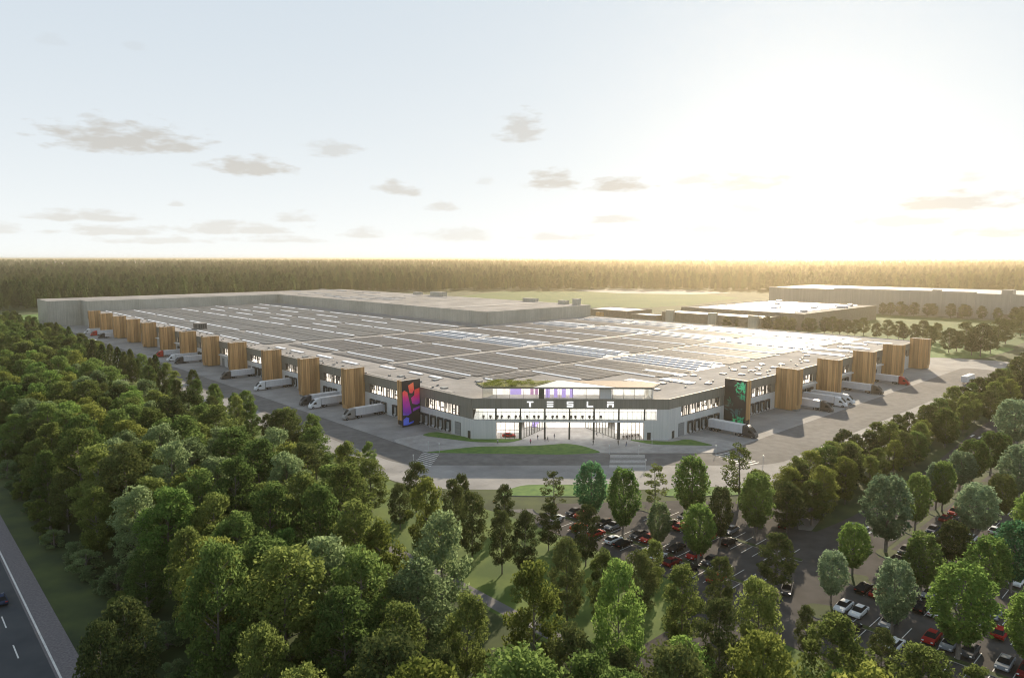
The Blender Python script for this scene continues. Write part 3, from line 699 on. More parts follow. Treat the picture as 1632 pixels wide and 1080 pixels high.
for o_ in [o for o in bpy.data.objects if o.name.startswith('desk')]:
    o_.location = (CX, CY, 0); o_.rotation_euler = (0, 0, FROT)
# ground storey: showroom left, canteen right, recessed porch between
back = MB()
ebox(back, 8, 16.3, 9.0, 9.1, .14, 6.0, 0); ebox(back, 7.95, 8.05, .5, 9, .14, 6, 0)
ebox(back, 48.5, 57.2, 9, 9.1, .14, 6, 0); ebox(back, 57.05, 57.15, .5, 9, .14, 6, 0)
ebox(back, 25.5, 39.2, 17.0, 17.1, .14, 6.0, 0)
ebox(back, 8.1, 57, .6, 17, 5.93, 6.0, 1)
ebox(back, 17.5, 25.4, 17.0, 17.1, .14, 6.0, 0); ebox(back, 39.3, 47.5, 17, 17.1, .14, 6, 0)
back.build('lobby_wall', [M_LOBBY, M_LITC], fac)
def glasswall(x0, y0, x1, y1, n, z0=.14, z1=5.95, name='glass_wall'):
    a = Vector(fp(x0, y0)); c = Vector(fp(x1, y1)); d = (c - a); nrm = Vector((-d.y, d.x)).normalized()
    g = MB(); g.poly([(*a, z0), (*c, z0), (*c, z1), (*a, z1)]); go = g.build(name, [M_GLASS], fac)
    m_ = MB()
    for k in range(n + 1):
        p = a + d * k / n; t = d.normalized() * .07
        m_.prism([tuple(p - t - nrm * .1), tuple(p + t - nrm * .1), tuple(p + t + nrm * .1), tuple(p - t + nrm * .1)], z0, z1, 0)
    for z in (z0, 3.2, z1 - .12):
        m_.prism([tuple(a - nrm * .06), tuple(c - nrm * .06), tuple(c + nrm * .06), tuple(a + nrm * .06)], z + .004, z + .1, 0)
    m_.build('mullion', [M_COLM], go)
    return go
glasswall(8.1, .25, 15.6, .25, 5); glasswall(16.4, .4, 25.5, 16.8, 10); glasswall(49.2, .25, 57.0, .25, 6); glasswall(48.4, .4, 39.2, 16.8, 11)
dd = MB()
for k in range(5):
    t = .32 + k * .085; x = 16.4 + 9.1 * t; y = .4 + 16.4 * t
    ebox(dd, x - .28, x - .14, y - .6, y - .35, .14, 3.1, 0)
ebox(dd, 16.4 + 9.1 * .32 - .28, 16.4 + 9.1 * .66 - .2, .4 + 16.4 * .32 - .6, .4 + 16.4 * .32 - .4, 2.95, 3.1, 0)
dd.build('entrance_door', [M_DARK], fac)
# door slab in right white wall
b = MB(); ebox(b, 58.2, 59.4, -.07, -.001, .14, 2.6); b.build('door', [M_DARK], fac)
# canteen tables
for k in range(6):
    x = 50.2 + k * 1.05; d = MB(); ebox(d, x, x + .8, 1.2 + k * .5, 2.0 + k * .5, 1.0, 1.08, 0)
    for a_ in (.05, .7): ebox(d, x + a_, x + a_ + .05, 1.3 + k * .5, 1.35 + k * .5, .14, .999, 0); ebox(d, x + a_, x + a_ + .05, 1.8 + k * .5, 1.85 + k * .5, .14, .999, 0)
    ebox(d, x + .1, x + .6, .7 + k * .5, 1.1 + k * .5, .6, .66, 0); ebox(d, x + .1, x + .6, .66 + k * .5, .699 + k * .5, .6, 1.2, 0); ebox(d, x + .32, x + .38, .85 + k * .5, .9 + k * .5, .14, .599, 0)
    o = d.build('dining_table', [M_INTD]); o.location = (CX, CY, 0); o.rotation_euler = (0, 0, FROT)
    tag(o, 'dark canteen table with a chair behind the right ground floor glass', 'table', 'canteen tables behind the right ground floor glass')
# letters
LT = {'T': [(-1.15, 1.15, 1.75, 2.2), (-.27, .27, 0, 1.62)],
      'E': [(-1.15, 1.15, 1.8, 2.2), (-1.15, 1.15, .9, 1.3), (-1.15, 1.15, 0, .4)],
      'S': [(-1.15, 1.15, 1.8, 2.2), (-1.15, -.7, 1.3, 1.8), (-1.15, 1.15, .9, 1.3), (.7, 1.15, .4, .9), (-1.15, 1.15, 0, .4)],
      'L': [(-1.15, -.7, .4, 2.2), (-1.15, 1.15, 0, .4)],
      'A': [(-1.15, 1.15, 1.8, 2.2), (-1.15, 1.15, .95, 1.35), (-1.15, -.7, 0, .95), (.7, 1.15, 0, .95)]}
for ch, x in zip('TESLA', (19.3, 25.9, 32.5, 39.1, 45.8)):
    b = MB()
    for (x0, x1, z0, z1) in LT[ch]: ebox(b, x + x0 * .92, x + x1 * .92, -.42, -.2, 11.25 + z0 * .82, 11.25 + z1 * .82)
    o = b.build('sign_letter', [M_LETTER], fac); o['label'] = 'glowing white letter ' + ch + ' on the dark fascia'
# roof pavilion
b = MB(); ebox(b, 6.5, 59, 9.5, 9.6, RZ, 17.0, 0); ebox(b, 6.5, 59, 2.6, 9.4, 16.9, 16.98, 1); ebox(b, 46.5, 46.7, 2.4, 9.4, RZ, 16.9, 2); ebox(b, 60.0, 60.2, 1.4, 9.4, RZ, 16.9, 2); ebox(b, 42.6, 46.4, 2.6, 2.8, RZ, 16.9, 2)
b.build('pavilion_wall', [M_LOBBY, M_LITC, M_CLAD], fac)
g = MB(); ebox(g, 3.5, 42.5, 2.0, 2.03, RZ, 16.9); ebox(g, 46.8, 59.9, 2.0, 2.03, RZ, 16.9); go = g.build('glass_wall', [M_GLASS], fac)
m_ = MB()
for x in (3.5, 8, 12.5, 17, 21.3, 25, 29, 33.4, 38, 42.4, 46.8, 50.5, 54, 57.5, 59.8): ebox(m_, x - .06, x + .06, 1.85, 1.999, RZ, 16.95)
ebox(m_, 22.2, 24.0, 1.8, 1.99, RZ, 16.95)
m_.build('mullion', [M_COLM], go)
M_PURP = mat('violet_screen', (.30, .22, .50), .5, emis=(.55, .42, .85), estr=.45); M_PINK = mat('pink_screen', (.5, .25, .45), .5, emis=(.7, .4, .65), estr=.25)
for (x0, x1, m1) in [(12.6, 16.4, M_PURP), (19.4, 20.5, M_PINK), (21.0, 22.1, M_PINK), (24.6, 26.0, M_PURP), (27.4, 28.6, M_PURP), (30.0, 31.4, M_PURP), (32.7, 33.9, M_PURP)]:
    b = MB(); ebox(b, x0, x1, 5.0, 5.1, RZ + .9 if m1 == M_PINK or x0 < 13 else RZ, 16.7); b.build('interior_panel', [m1], fac)
b = MB(); ebox(b, 20.2, 21.6, 9.0, 9.1, .14 + 2, 5.7); ebox(b, 16.8 + 3.6, 16.8 + 5.6, 10.0, 10.1, 3.0, 5.6); b.build('interior_panel', [M_PURP], fac)
b = MB()
rl = [fp(3.5, 1.2), fp(60, 1.2), fp(63.8, 9.0), fp(58, 13.5), fp(30, 14.5), fp(8.0, 13.5), fp(.6, 8.5)]
b.prism(rl, 16.99, 17.45, 0); b.build('pavilion_roof', [M_FASC], fac)
def inset(z0, z1, pts, m1, nm): b = MB(); b.prism(pts, z0, z1, 0); return b.build(nm, [m1], fac)
inset(17.451, 17.60, [fp(20.5, 1.25), fp(47.5, 1.25), fp(31.0, 14.0), fp(29.0, 14.3)][:3] + [fp(29, 14.2)], mat('pavilion_white', (.66, .66, .66), .5), 'roof_panel')
inset(17.451, 17.60, [fp(48.0, 1.35), fp(59.8, 1.35), fp(63.4, 8.8), fp(57.8, 13.3), fp(31.6, 14.2)], mat('pavilion_brown', (.25, .17, .115), .7, c2=(.32, .225, .15), scale=1.0), 'roof_panel')
inset(17.451, 17.62, [fp(3.7, 1.35), fp(20.0, 1.35), fp(28.6, 14.1), fp(8.2, 13.3), fp(.9, 8.6)], mat('green_roof_soil', (.12, .13, .04), .9, c2=(.20, .20, .07), scale=1.5), 'green_roof')
# terrace parapet edges where the roof opens
b = MB(); ebox(b, 1.0, FW - 1, -.0 + .36, 2.0, RZ + .002, RZ + .05); b.build('terrace', [M_PLAZA], fac)

# ------------------------------------------------------------------ tall hall and other buildings
def building_root(name, label, cat, q, p): return root(name, label, cat, L(q, p), FROT)
hall = building_root('production_hall', 'tall pale grey windowless hall wrapped behind the solar roof', 'hall', 0, 0)
hp = [(178.1, 243.1), (289, 243.1), (289, 650), (-26, 650), (-26, 603), (0, 603), (0, 580.1), (178.1, 580.1)]
b = MB(); b.prism(hp, 0, 22.0, 0); b.build('wall', [M_HALL], hall)
b = MB(); b.prism([(x, y) for x, y in hp], 22.0, 22.5, 1, 0); b.build('roof', [M_MEMB, M_HALL], hall)
for (x0, x1, y0, y1) in [(183, 284, 290, 300), (183, 284, 372, 375), (183, 284, 452, 456), (5, 170, 590, 594), (183, 250, 540, 544)]:
    b = MB(); b.box(x0, x1, y0, y1, 22.502, 22.7, 0); b.build('roof_walkway', [M_MEMB2], hall)
for k in range(7):
    b = MB(); b.box(8 + k * 24, 11 + k * 24, 579.95, 580.05, 14, 17) if k < 0 else b.box(-26.08, -25.99, 606 + k * 6, 609.5 + k * 6, 0, 4.2); b.build('shutter_door', [M_SHUT], hall)
b = MB(); b.box(-26.2, -25.99, 604, 649, 0, .9); b.build('plinth', [M_PIER], hall)
b = MB(); r2 = random.Random(4)
for k in range(26):
    q = r2.uniform(190, 275); p = r2.uniform(385, 640); b.box(q, q + r2.uniform(2, 5), p, p + r2.uniform(14, 34), 22.501, 22.85, 0)
o = b.build('roof_panel', [mat('hall_roof_panel', (.30, .31, .33), .5)], hall); o['kind'] = 'stuff'
b = MB()
for (q, p, w_, d, h) in [(285, 430, 4, 22, 4), (284, 470, 3, 12, 2.6), (285, 300, 3, 16, 3), (284, 250, 4, 5, 5), (283, 262, 4, 8, 3)]:
    b.box(q - w_, q + 1, p, p + d, 22.5, 22.5 + h, 0, 1)
b.build('air_unit', [M_HALL, M_MEMB2], hall)
def block(name, label, cat, q0, q1, p0, p1, h, wm, rm, extra=None):
    r = building_root(name, label, cat, (q0 + q1) / 2, (p0 + p1) / 2); a, c = (q1 - q0) / 2, (p1 - p0) / 2
    b = MB(); b.box(-a, a, -c, c, 0, h, 0); b.build('wall', [wm], r)
    b = MB(); b.box(-a + .5, a - .5, -c + .5, c - .5, h, h + .12, 0)
    for (x0, x1, y0, y1) in ((-a, a, -c, -c + .5), (-a, a, c - .5, c), (-a, -a + .5, -c + .5, c - .5), (a - .5, a, -c + .5, c - .5)): b.box(x0, x1, y0, y1, h + .001, h + .7, 1)
    b.build('roof', [rm, wm], r)
    if extra: extra(r, a, c, h)
    return r
def ex_mid(r, a, c, h):
    for k in range(9):
        x = -a + 12 + k * (2 * a - 24) / 8
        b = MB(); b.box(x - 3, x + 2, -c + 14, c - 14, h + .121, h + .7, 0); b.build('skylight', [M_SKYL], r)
    b = MB()
    for k in range(10):
        x = rnd.uniform(-a + 10, a - 10); y = rnd.uniform(-c + 5, c - 5); b.box(x, x + 6, y, y + 4, h + .122, h + 2.2, 0)
    b.build('air_unit', [M_RIB], r)
M_BG = mat('warehouse_cladding', (.30, .29, .27), .6, c2=(.36, .35, .33), scale=.5, stretch=(1, 1, .05))
M_BGD = mat('annex_cladding', (.16, .14, .115), .6, c2=(.21, .19, .155), scale=.4)
block('warehouse', 'long grey windowless warehouse behind the row of trees on the right', 'warehouse', 676, 800, -90, 288, 24.5, M_BG, M_MEMB2, lambda r, a, c, h: ((lambda b: (b.box(-a + 6, -a + 12, c * -.15, c * .6, h + .121, h + 1.6, 0), b.box(-a + 4, -a + 16, c * -.32, c * -.27, h + .121, h + 5, 1), b.box(-a + 8, -a + 14, c * .02, c * .06, h + 1.61, h + 3, 1), b.build('air_unit', [M_MEMB, M_BG], r)))(MB()), [(lambda d: (d.box(-a - .1, -a - .001, y, y + 5, 0, 5.5, 0), d.build('shutter_door', [M_BGD], r)))(MB()) for y in (-110, -60, -20, 35, 90)], [(lambda d: (d.box(-a - .3, -a - .001, y, y + .5, .2, h, 0), d.build('downpipe', [M_MEMB2], r)))(MB()) for y in range(-150, 150, 30)]))
block('workshop_building', 'wide flat-roofed workshop with bright roof lights between factory and warehouse', 'workshop', 432, 592, 132, 252, 13.2, M_BGD, M_MEMB, ex_mid)
block('annex_building', 'low workshop annex with light and dark bays behind the tree row', 'annex', 398, 431, 152, 250, 10.5, M_BGD, M_MEMB2, lambda r, a, c, h: [(lambda b: (b.box(-a - 3, -a - .01, y, y + 8, 0, h + 2.5, 0), b.build('stair_tower', [M_HALL], r)))(MB()) for y in (-c + 2, -c + 40, c - 14)])
block('pump_house', 'low building with white flat roof and dark walls behind the tall hall', 'building', 400, 440, 292, 345, 8.5, M_BGD, mat('white_roof', (.72, .70, .68), .5))
block('shed', 'small white-roofed shed beside the low building', 'shed', 396, 416, 256, 284, 6.5, M_BGD, MATS['white_roof'])
block('guard_house', 'small wood-clad box building right behind the factory roof edge', 'building', 296, 301, 70, 75, 9, M_WOODS, M_MEMB)
block('guard_house', 'small wood-clad box building beside the white-roofed shed', 'building', 372, 377, 302, 308, 8, M_WOODS, M_MEMB)
r2 = random.Random(9)
for k in range(16):   # the town on the horizon
    az_ = r2.uniform(-36, -2) if k < 13 else r2.uniform(20, 34); dd_ = r2.uniform(4300, 6200)
    w_, h_ = r2.uniform(40, 170), r2.uniform(22, 42)
    r = root('town_building', 'pale block of the far town on the horizon', 'building', (math.sin(R(az_)) * dd_, math.cos(R(az_)) * dd_), -R(az_), 'pale buildings of the far town on the horizon')
    b = MB(); b.box(-w_ / 2, w_ / 2, -20, 20, 0, h_, 0); b.box(-w_ / 3, -w_ / 6, -10, 10, h_, h_ + 5, 0); b.build('wall', [mat('town_wall', (.6, .58, .56), .8)], r)
    b = MB(); b.box(-w_ / 2 - .5, w_ / 2 + .5, -20.5, 20.5, h_ + .01, h_ + .8, 0); b.build('roof', [M_MEMB2], r)

# ------------------------------------------------------------------ trucks
def loft(b, secs, mi=0):        # secs: list of closed rings of equal length
    n0 = len(b.v); k = len(secs[0])
    for s in secs: b.v += [tuple(p) for p in s]
    for i in range(len(secs) - 1):
        for j in range(k):
            j2 = (j + 1) % k; b.f.append((n0 + i * k + j, n0 + i * k + j2, n0 + (i + 1) * k + j2, n0 + (i + 1) * k + j)); b.m.append(mi)
    b.f.append(tuple(n0 + j for j in reversed(range(k)))); b.m.append(mi); b.f.append(tuple(n0 + (len(secs) - 1) * k + j for j in range(k))); b.m.append(mi)
def cyl(b, x, y, z, r, w_, mi=0, n=14):
    b.tube([(x, y - w_ / 2, z), (x, y + w_ / 2, z)], [r, r], n, mi)
def wheel_obj(parent, x, y, r, w_):
    b = MB(); cyl(b, 0, 0, 0, r, w_); o = b.build('wheel', [M_BLACK], parent); o.location = (x, y, r)
    b = MB(); s = 1 if y > 0 else -1; cyl(b, 0, s * (w_ / 2 + .005), 0, r * .6, .02); b.build('rim', [M_RIM], o)
    return o
def cab_sections(w0, zf, zt, xs):
    out = []
    for (x, hw, z0, z1, r) in xs:
        ring = []
        for (sy, sz) in ((-1, 0), (-1, 1), (1, 1), (1, 0)):
            pass
        ring = [(x, -hw, z0), (x, -hw, z1 - r), (x, -hw + r * .35, z1 - r * .3), (x, -hw + r, z1), (x, hw - r, z1), (x, hw - r * .35, z1 - r * .3), (x, hw, z1 - r), (x, hw, z0)]
        out.append(ring)
    return out
def make_truck(label, ccol, xy, rz, group):
    # nose at x=0, body runs to +x
    t = root('semi_truck', label, 'truck', xy, rz, group)
    cm = mat('truck_' + ccol[0], ccol[1], .3)
    xs = [(.0, .75, .45, 1.0, .12), (.25, 1.02, .4, 1.5, .2), (.9, 1.2, .4, 2.35, .3), (1.7, 1.25, .4, 3.1, .35), (2.5, 1.27, .4, 3.65, .35), (3.3, 1.27, .4, 3.95, .3), (4.6, 1.27, .5, 4.02, .25)]
    b = MB(); loft(b, cab_sections(0, 0, 0, xs)); b.build('cab', [cm], t)
    b = MB(); fs = [(.62, .62, 1.95), (1.0, .80, 2.45), (1.7, .85, 3.14), (2.35, .83, 3.60)]
    pts = [(x + -.03, -w_, z + .04) for x, w_, z in fs] + [(x - .03, w_, z + .04) for x, w_, z in reversed(fs)]
    for i in range(len(fs) - 1):
        a, c = fs[i], fs[i + 1]; b.poly([(a[0], -a[1], a[2] + .06), (c[0], -c[1], c[2] + .06), (c[0], c[1], c[2] + .06), (a[0], a[1], a[2] + .06)])
    b.build('windshield', [M_CAR_GLASS if ccol[0] != 'silver' else M_CAR_GLASS], t)
    for s in (-1, 1):
        b = MB(); b.poly([(1.15, s * 1.262, 1.75), (2.9, s * 1.285, 1.85), (2.6, s * 1.275, 2.7), (1.9, s * 1.265, 2.55)]); b.build('side_window', [M_CAR_GLASS], t)
        b = MB(); b.box(.1, .3, s * .62, s * .95, .8, 1.0); b.build('headlight', [M_HEAD], t)
    b = MB(); b.box(4.6, 6.2, -.5, .5, .75, 1.1); b.box(5.3, 17.6, -.45, .45, .95, 1.19); b.box(7.2, 7.5, -1.0, -.8, .1, .95); b.box(7.2, 7.5, .8, 1.0, .1, .95); b.build('chassis', [M_BLACK], t)
    b = MB(); b.box(4.9, 17.9, -1.27, 1.27, 1.2, 4.0, 0, 1); tr = b.build('trailer', [M_TRAIL, M_WHITE], t)
    for x in (1.25, 4.9, 6.1, 14.6, 15.8, 17.0):
        for s in (-1, 1): wheel_obj(t, x, s * 1.05, .5, .42)
    return t
TRK = {'white': ('white', (.72, .74, .76)), 'dark': ('dark', (.05, .05, .055)), 'red': ('red', (.42, .03, .02)), 'silver': ('silver', (.30, .29, .28)), 'brown': ('brown', (.09, .075, .065))}
# angle for left trucks: nose points to -q; the body runs to +q -> rz = ANG; right ones run to +p -> rz = ANG + 90deg
LT_ = [(510.8, 'white', 'white semi-truck docked farthest away, by the tall hall'), (490, 'red', 'red semi-truck docked next to the farthest white truck'),
       (466.5, 'dark', 'black-cab semi-truck docked third from the tall hall'), (327, 'red', 'red semi-truck with pale trailer docked next to the white and black pair, mid left side'),
       (304.4, 'white', 'white semi-truck in the pair docked midway along the left side'), (290.9, 'dark', 'black-cab semi-truck in the pair docked midway along the left side'),
       (220.5, 'brown', 'dark-cab semi-truck docked alone between two pairs on the left side'), (179.5, 'white', 'white semi-truck docked alone, third dock group from the red picture'),
       (134.6, 'dark', 'black-cab semi-truck half hidden by a white one near the red picture'), (126.4, 'white', 'white semi-truck in front of the black one near the red picture'),
       (99.5, 'silver', 'grey-cab semi-truck docked nearest to the red picture')]
for i, (p, c, lab) in enumerate(LT_): make_truck(lab, TRK[c], L(-17.6, p), ANG, 'semi-trucks at the left docks')
RT_ = [(70.6, 'dark', 'black-cab semi-truck docked before the green picture'), (130.6, 'brown', 'brown-cab semi-truck nearest of the group of three on the right'),
       (143.8, 'white', 'white semi-truck in the middle of the group of three'), (151.4, 'white', 'white semi-truck rearmost of the group of three'),
       (183.1, 'brown', 'dark-cab semi-truck docked alone beyond the group of three'), (216.5, 'red', 'red-brown semi-truck docked last on the right side')]
for (q, c, lab) in RT_: make_truck(lab, TRK[c], L(q, -19.3), ANG + R(90), 'semi-trucks at the right docks')
def lone_trailer(label, xy, rz):
    t = root('trailer', label, 'trailer', xy, rz)
    b = MB(); b.box(0, 13, -1.27, 1.27, 1.2, 4.0, 0, 1); b.build('trailer_box', [M_TRAIL, M_WHITE], t)
    b = MB(); b.box(.2, 12.6, -.45, .45, .9, 1.19); b.box(2.2, 2.5, -1, -.8, .05, .9); b.box(2.2, 2.5, .8, 1, .05, .9); b.build('chassis', [M_BLACK], t)
    for x in (9.2, 10.4, 11.6):
        for s in (-1, 1): wheel_obj(t, x, s * 1.05, .5, .42)
lone_trailer('white box trailer parked alone on the right yard', L(238, -36), ANG)
lone_trailer('white box trailer parked behind the dark trees on the left yard', L(-30, 417), ANG + R(90))

# ------------------------------------------------------------------ cars
def car_parts(t, cm):
    prof = [(-2.28, .45), (-2.3, .75), (-2.1, .98), (-1.2, 1.03), (1.0, .98), (1.9, .86), (2.25, .68), (2.3, .42), (2.0, .28), (-2.0, .28)]
    b = MB(); n = len(prof); hw = .92
    ringA = [(x, -hw, z) for x, z in prof]; ringB = [(x, hw, z) for x, z in prof]
    b.v = ringA + ringB; b.f = [tuple(reversed(range(n))), tuple(range(n, 2 * n))] + [(i, (i + 1) % n, n + (i + 1) % n, n + i) for i in range(n)]; b.m = [0] * (n + 2)
    b.build('body', [cm], t, bevel=.09, smooth=False)
    b = MB()
    lo = [(-2.0, .78, .97), (-2.0, -.78, .97), (1.15, -.80, .95), (1.15, .80, .95)]
    b.v = [(-2.0, -.80, .96), (1.2, -.82, .94), (1.2, .82, .94), (-2.0, .80, .96), (-1.15, -.60, 1.40), (.25, -.60, 1.43), (.25, .60, 1.43), (-1.15, .60, 1.40)]
    b.f = [(4, 5, 6, 7), (0, 1, 5, 4), (1, 2, 6, 5), (2, 3, 7, 6), (3, 0, 4, 7)]; b.m = [0] * 5
    b.build('window', [M_CAR_GLASS], t)
    b = MB(); b.v = [(-1.12, -.57, 1.412), (.2, -.57, 1.442), (.2, .57, 1.442), (-1.12, .57, 1.412), (-1.0, -.5, 1.46), (.08, -.5, 1.48), (.08, .5, 1.48), (-1.0, .5, 1.46)]
    b.f = [(4, 5, 6, 7), (0, 1, 5, 4), (1, 2, 6, 5), (2, 3, 7, 6), (3, 0, 4, 7)]; b.m = [0] * 5; b.build('car_roof', [cm], t)
    for x in (-1.4, 1.42):
        for s in (-1, 1):
            b = MB(); cyl(b, 0, 0, 0, .34, .24, 0, 16); o = b.build('wheel', [M_BLACK], t); o.location = (x, s * .82, .34)
            b = MB(); cyl(b, 0, s * .125, 0, .21, .02, 0, 10); b.build('rim', [M_RIM], o)
    for s in (-1, 1):
        b = MB(); b.box(2.05, 2.27, s * .5, s * .82, .62, .76); b.build('headlight', [M_HEAD], t)
        b = MB(); b.box(-2.325, -2.2, s * .45, s * .85, .74, .88); b.build('taillight', [M_TAIL], t)
CARC = {'white': (.70, .72, .74), 'grey': (.07, .073, .08), 'silver': (.22, .24, .27), 'black': (.012, .012, .014), 'red': (.34, .02, .018), 'dark red': (.16, .012, .014), 'blue': (.03, .045, .09), 'orange': (.50, .09, .02)}
carproto = {}
def car(colr, q, p, rz, label, group=None):
    rz = ANG + rz; xy = L(q, p)
    if colr not in carproto:
        t = root('parked_car', label, 'car', xy, rz, group, z=.066); cm = mat('car_paint_' + colr.replace(' ', '_'), CARC[colr], .72, spec=.15); car_parts(t, cm); carproto[colr] = (t, tree_of(t))
        return t
    return dup(*carproto[colr], xy, rz, label, group, z=.066)
g1_ = 'cars in the car park before the entrance'; g2_ = 'cars in the large car park on the right'
NQ, SQ = 0, math.pi
CARS1 = [('grey', -26.4, -24.6, SQ, 'dark grey car at the left end of the rear row, front car park'),
 ('red', -26.4, -27.1, SQ, 'red car second in the rear row at the left end of the front car park'),
 ('white', -32.6, -24.6, NQ, 'white car at the left end, in the shade of the sparse tree'),
 ('orange', -32.6, -31.6, NQ, 'orange car behind yellow leaves at the left end'),
 ('black', -26.4, -33.9, SQ, 'black car between the blue-green tree and the bright green tree'),
 ('silver', -26.4, -36.4, SQ, 'silver grey car next to the black one below the bright green tree'),
 ('red', -32.6, -36.6, NQ, 'red car parked alone before the blue-green tree trunk'),
 ('white', -32.6, -41.4, NQ, 'white car with black roof left of the bright green tree trunk'),
 ('black', -32.6, -44.0, NQ, 'black car beside the white one at the bright green tree trunk'),
 ('grey', -26.4, -43.4, SQ, 'dark grey car left of a red one, left of the small pale tree'),
 ('red', -26.4, -46.0, SQ, 'red car touching the small pale tree from the left'),
 ('silver', -32.6, -50.2, NQ, 'silver blue car behind a white one in the front row centre'),
 ('white', -32.6, -52.7, NQ, 'white car in the front row centre'),
 ('black', -26.4, -53.0, SQ, 'black car behind yellow leaves right of the small pale tree'),
 ('dark red', -32.6, -56.2, NQ, 'dark red car behind yellow leaves in the front row'),
 ('red', -26.4, -57.4, SQ, 'red car left of the yellow-green round tree trunk'),
 ('grey', -26.4, -61.0, SQ, 'dark grey car right of the yellow-green round tree trunk'),
 ('black', -32.6, -60.2, NQ, 'black car in the front row below the yellow-green round tree'),
 ('red', -32.6, -66.0, NQ, 'red car under yellow leaves at the right end of the front row'),
 ('black', -15.6, -44.4, NQ, 'black car behind the red one, left of the yellow-green round tree'),
 ('red', -15.6, -46.9, NQ, 'red car left of the yellow-green round tree crown'),
 ('grey', -9.4, -44.0, SQ, 'grey car at the back edge of the front car park'),
 ('white', -9.4, -53.0, SQ, 'white car right of the dark slim round tree'),
 ('silver', -9.4, -55.6, SQ, 'silver car beside the white one under the tall green tree'),
 ('black', -15.6, -58.6, NQ, 'black car below the silver pair at the right end'),
 ('orange', -15.6, -54.2, NQ, 'orange car between two round tree trunks')]
for c in CARS1: car(*c, g1_)
car('black', 2, -62, R(20), 'black car driving behind the leafy trees by the ring road')
car('grey', -27, -77, R(200), 'grey car driving on the dark junction')
car('black', 1.5, -79, R(178), 'black car driving past the big pale tree on the access road')
car('white', 124, -73, R(8), 'white car driving at the far end of the access road')
car('blue', -132.2, 15, R(90), 'dark car on the highway at the left picture edge')
CARS2 = [('white', -26, -86.6, SQ, 'white car with black roof nearest to the junction'), ('white', -26, -89.1, SQ, 'second white car from the junction, under yellow leaves'),
 ('black', -16.4, -86.3, NQ, 'black car across the lane from the two white cars'), ('red', -16.4, -88.8, NQ, 'red car beside the black one left of the grey-green tree'),
 ('silver', -26, -93.8, SQ, 'silver car beside the trunk of the grey-green tree'), ('red', -26, -100.2, SQ, 'red car near the middle of the nearest row'),
 ('silver', -26, -102.7, SQ, 'silver car left of the thick trunk in the nearest row'), ('grey', -26, -105.4, SQ, 'grey car right of the thick trunk in the nearest row'),
 ('silver', -26, -109.9, SQ, 'silver car second from the corner in the nearest row'), ('dark red', -26, -112.6, SQ, 'dark red car at the lower right picture corner'),
 ('black', -32.6, -90.5, NQ, 'black car in the row nearest to the wood'), ('white', -32.6, -97.0, NQ, 'white car hidden by leaves in the row nearest to the wood'), ('grey', -32.6, -101.5, NQ, 'grey car hidden by leaves in the row nearest to the wood'),
 ('black', -16.4, -95.7, NQ, 'black car below the green round tree trunk'), ('white', -16.4, -98.2, NQ, 'white car half behind the largest round tree'),
 ('silver', -9.9, -95.2, SQ, 'silver car between the green tree and the largest tree'), ('red', -16.4, -107.2, NQ, 'red car at the right edge of the second lane'),
 ('silver', -9.9, -104.9, SQ, 'silver car right of the largest round tree'), ('black', .8, -93.5, NQ, 'black car right of the green round tree crown'),
 ('black', 1.0, -86.0, NQ, 'black car right of the big pale tree island'), ('grey', 7.2, -85.6, SQ, 'dark grey car behind the black one by the big pale tree'),
 ('black', 7.2, -92.0, SQ, 'black car between two round crowns'), ('white', 7.2, -104.6, SQ, 'white car at the right edge by a blue-green tree'),
 ('blue', 23.6, -85.8, SQ, 'dark blue car first in the third row'), ('white', 23.6, -92.9, SQ, 'white car behind a small dark round tree'),
 ('white', 33.2, -95.2, NQ, 'white car right of the broad pale crown'), ('silver', 23.6, -98.0, SQ, 'silver car right of the small dark round tree'),
 ('dark red', 33.2, -85.6, NQ, 'dark red car first in the fourth row'), ('red', 39.7, -85.6, SQ, 'red car behind the dark red one in the fourth row'),
 ('grey', 33.2, -88.2, NQ, 'grey car second in the fourth row'), ('dark red', 33.2, -90.8, NQ, 'dark red car third in the fourth row'),
 ('black', 73, -86, SQ, 'black car at the far end behind the twin trees'), ('grey', 67, -88, NQ, 'grey car at the far end behind the twin trees'),
 ('black', .8, -101.0, NQ, 'black car behind the largest round tree crown'), ('silver', 16.6, -106.0, NQ, 'silver car at the right picture edge under the crowns'), ('red', 40, -100, SQ, 'red car far right under the crowns')]
for c in CARS2: car(*c, g2_)

# showroom car
car('red', *fp(12.2, 3.2), R(-43.8), 'red car on show behind the ground floor glass')

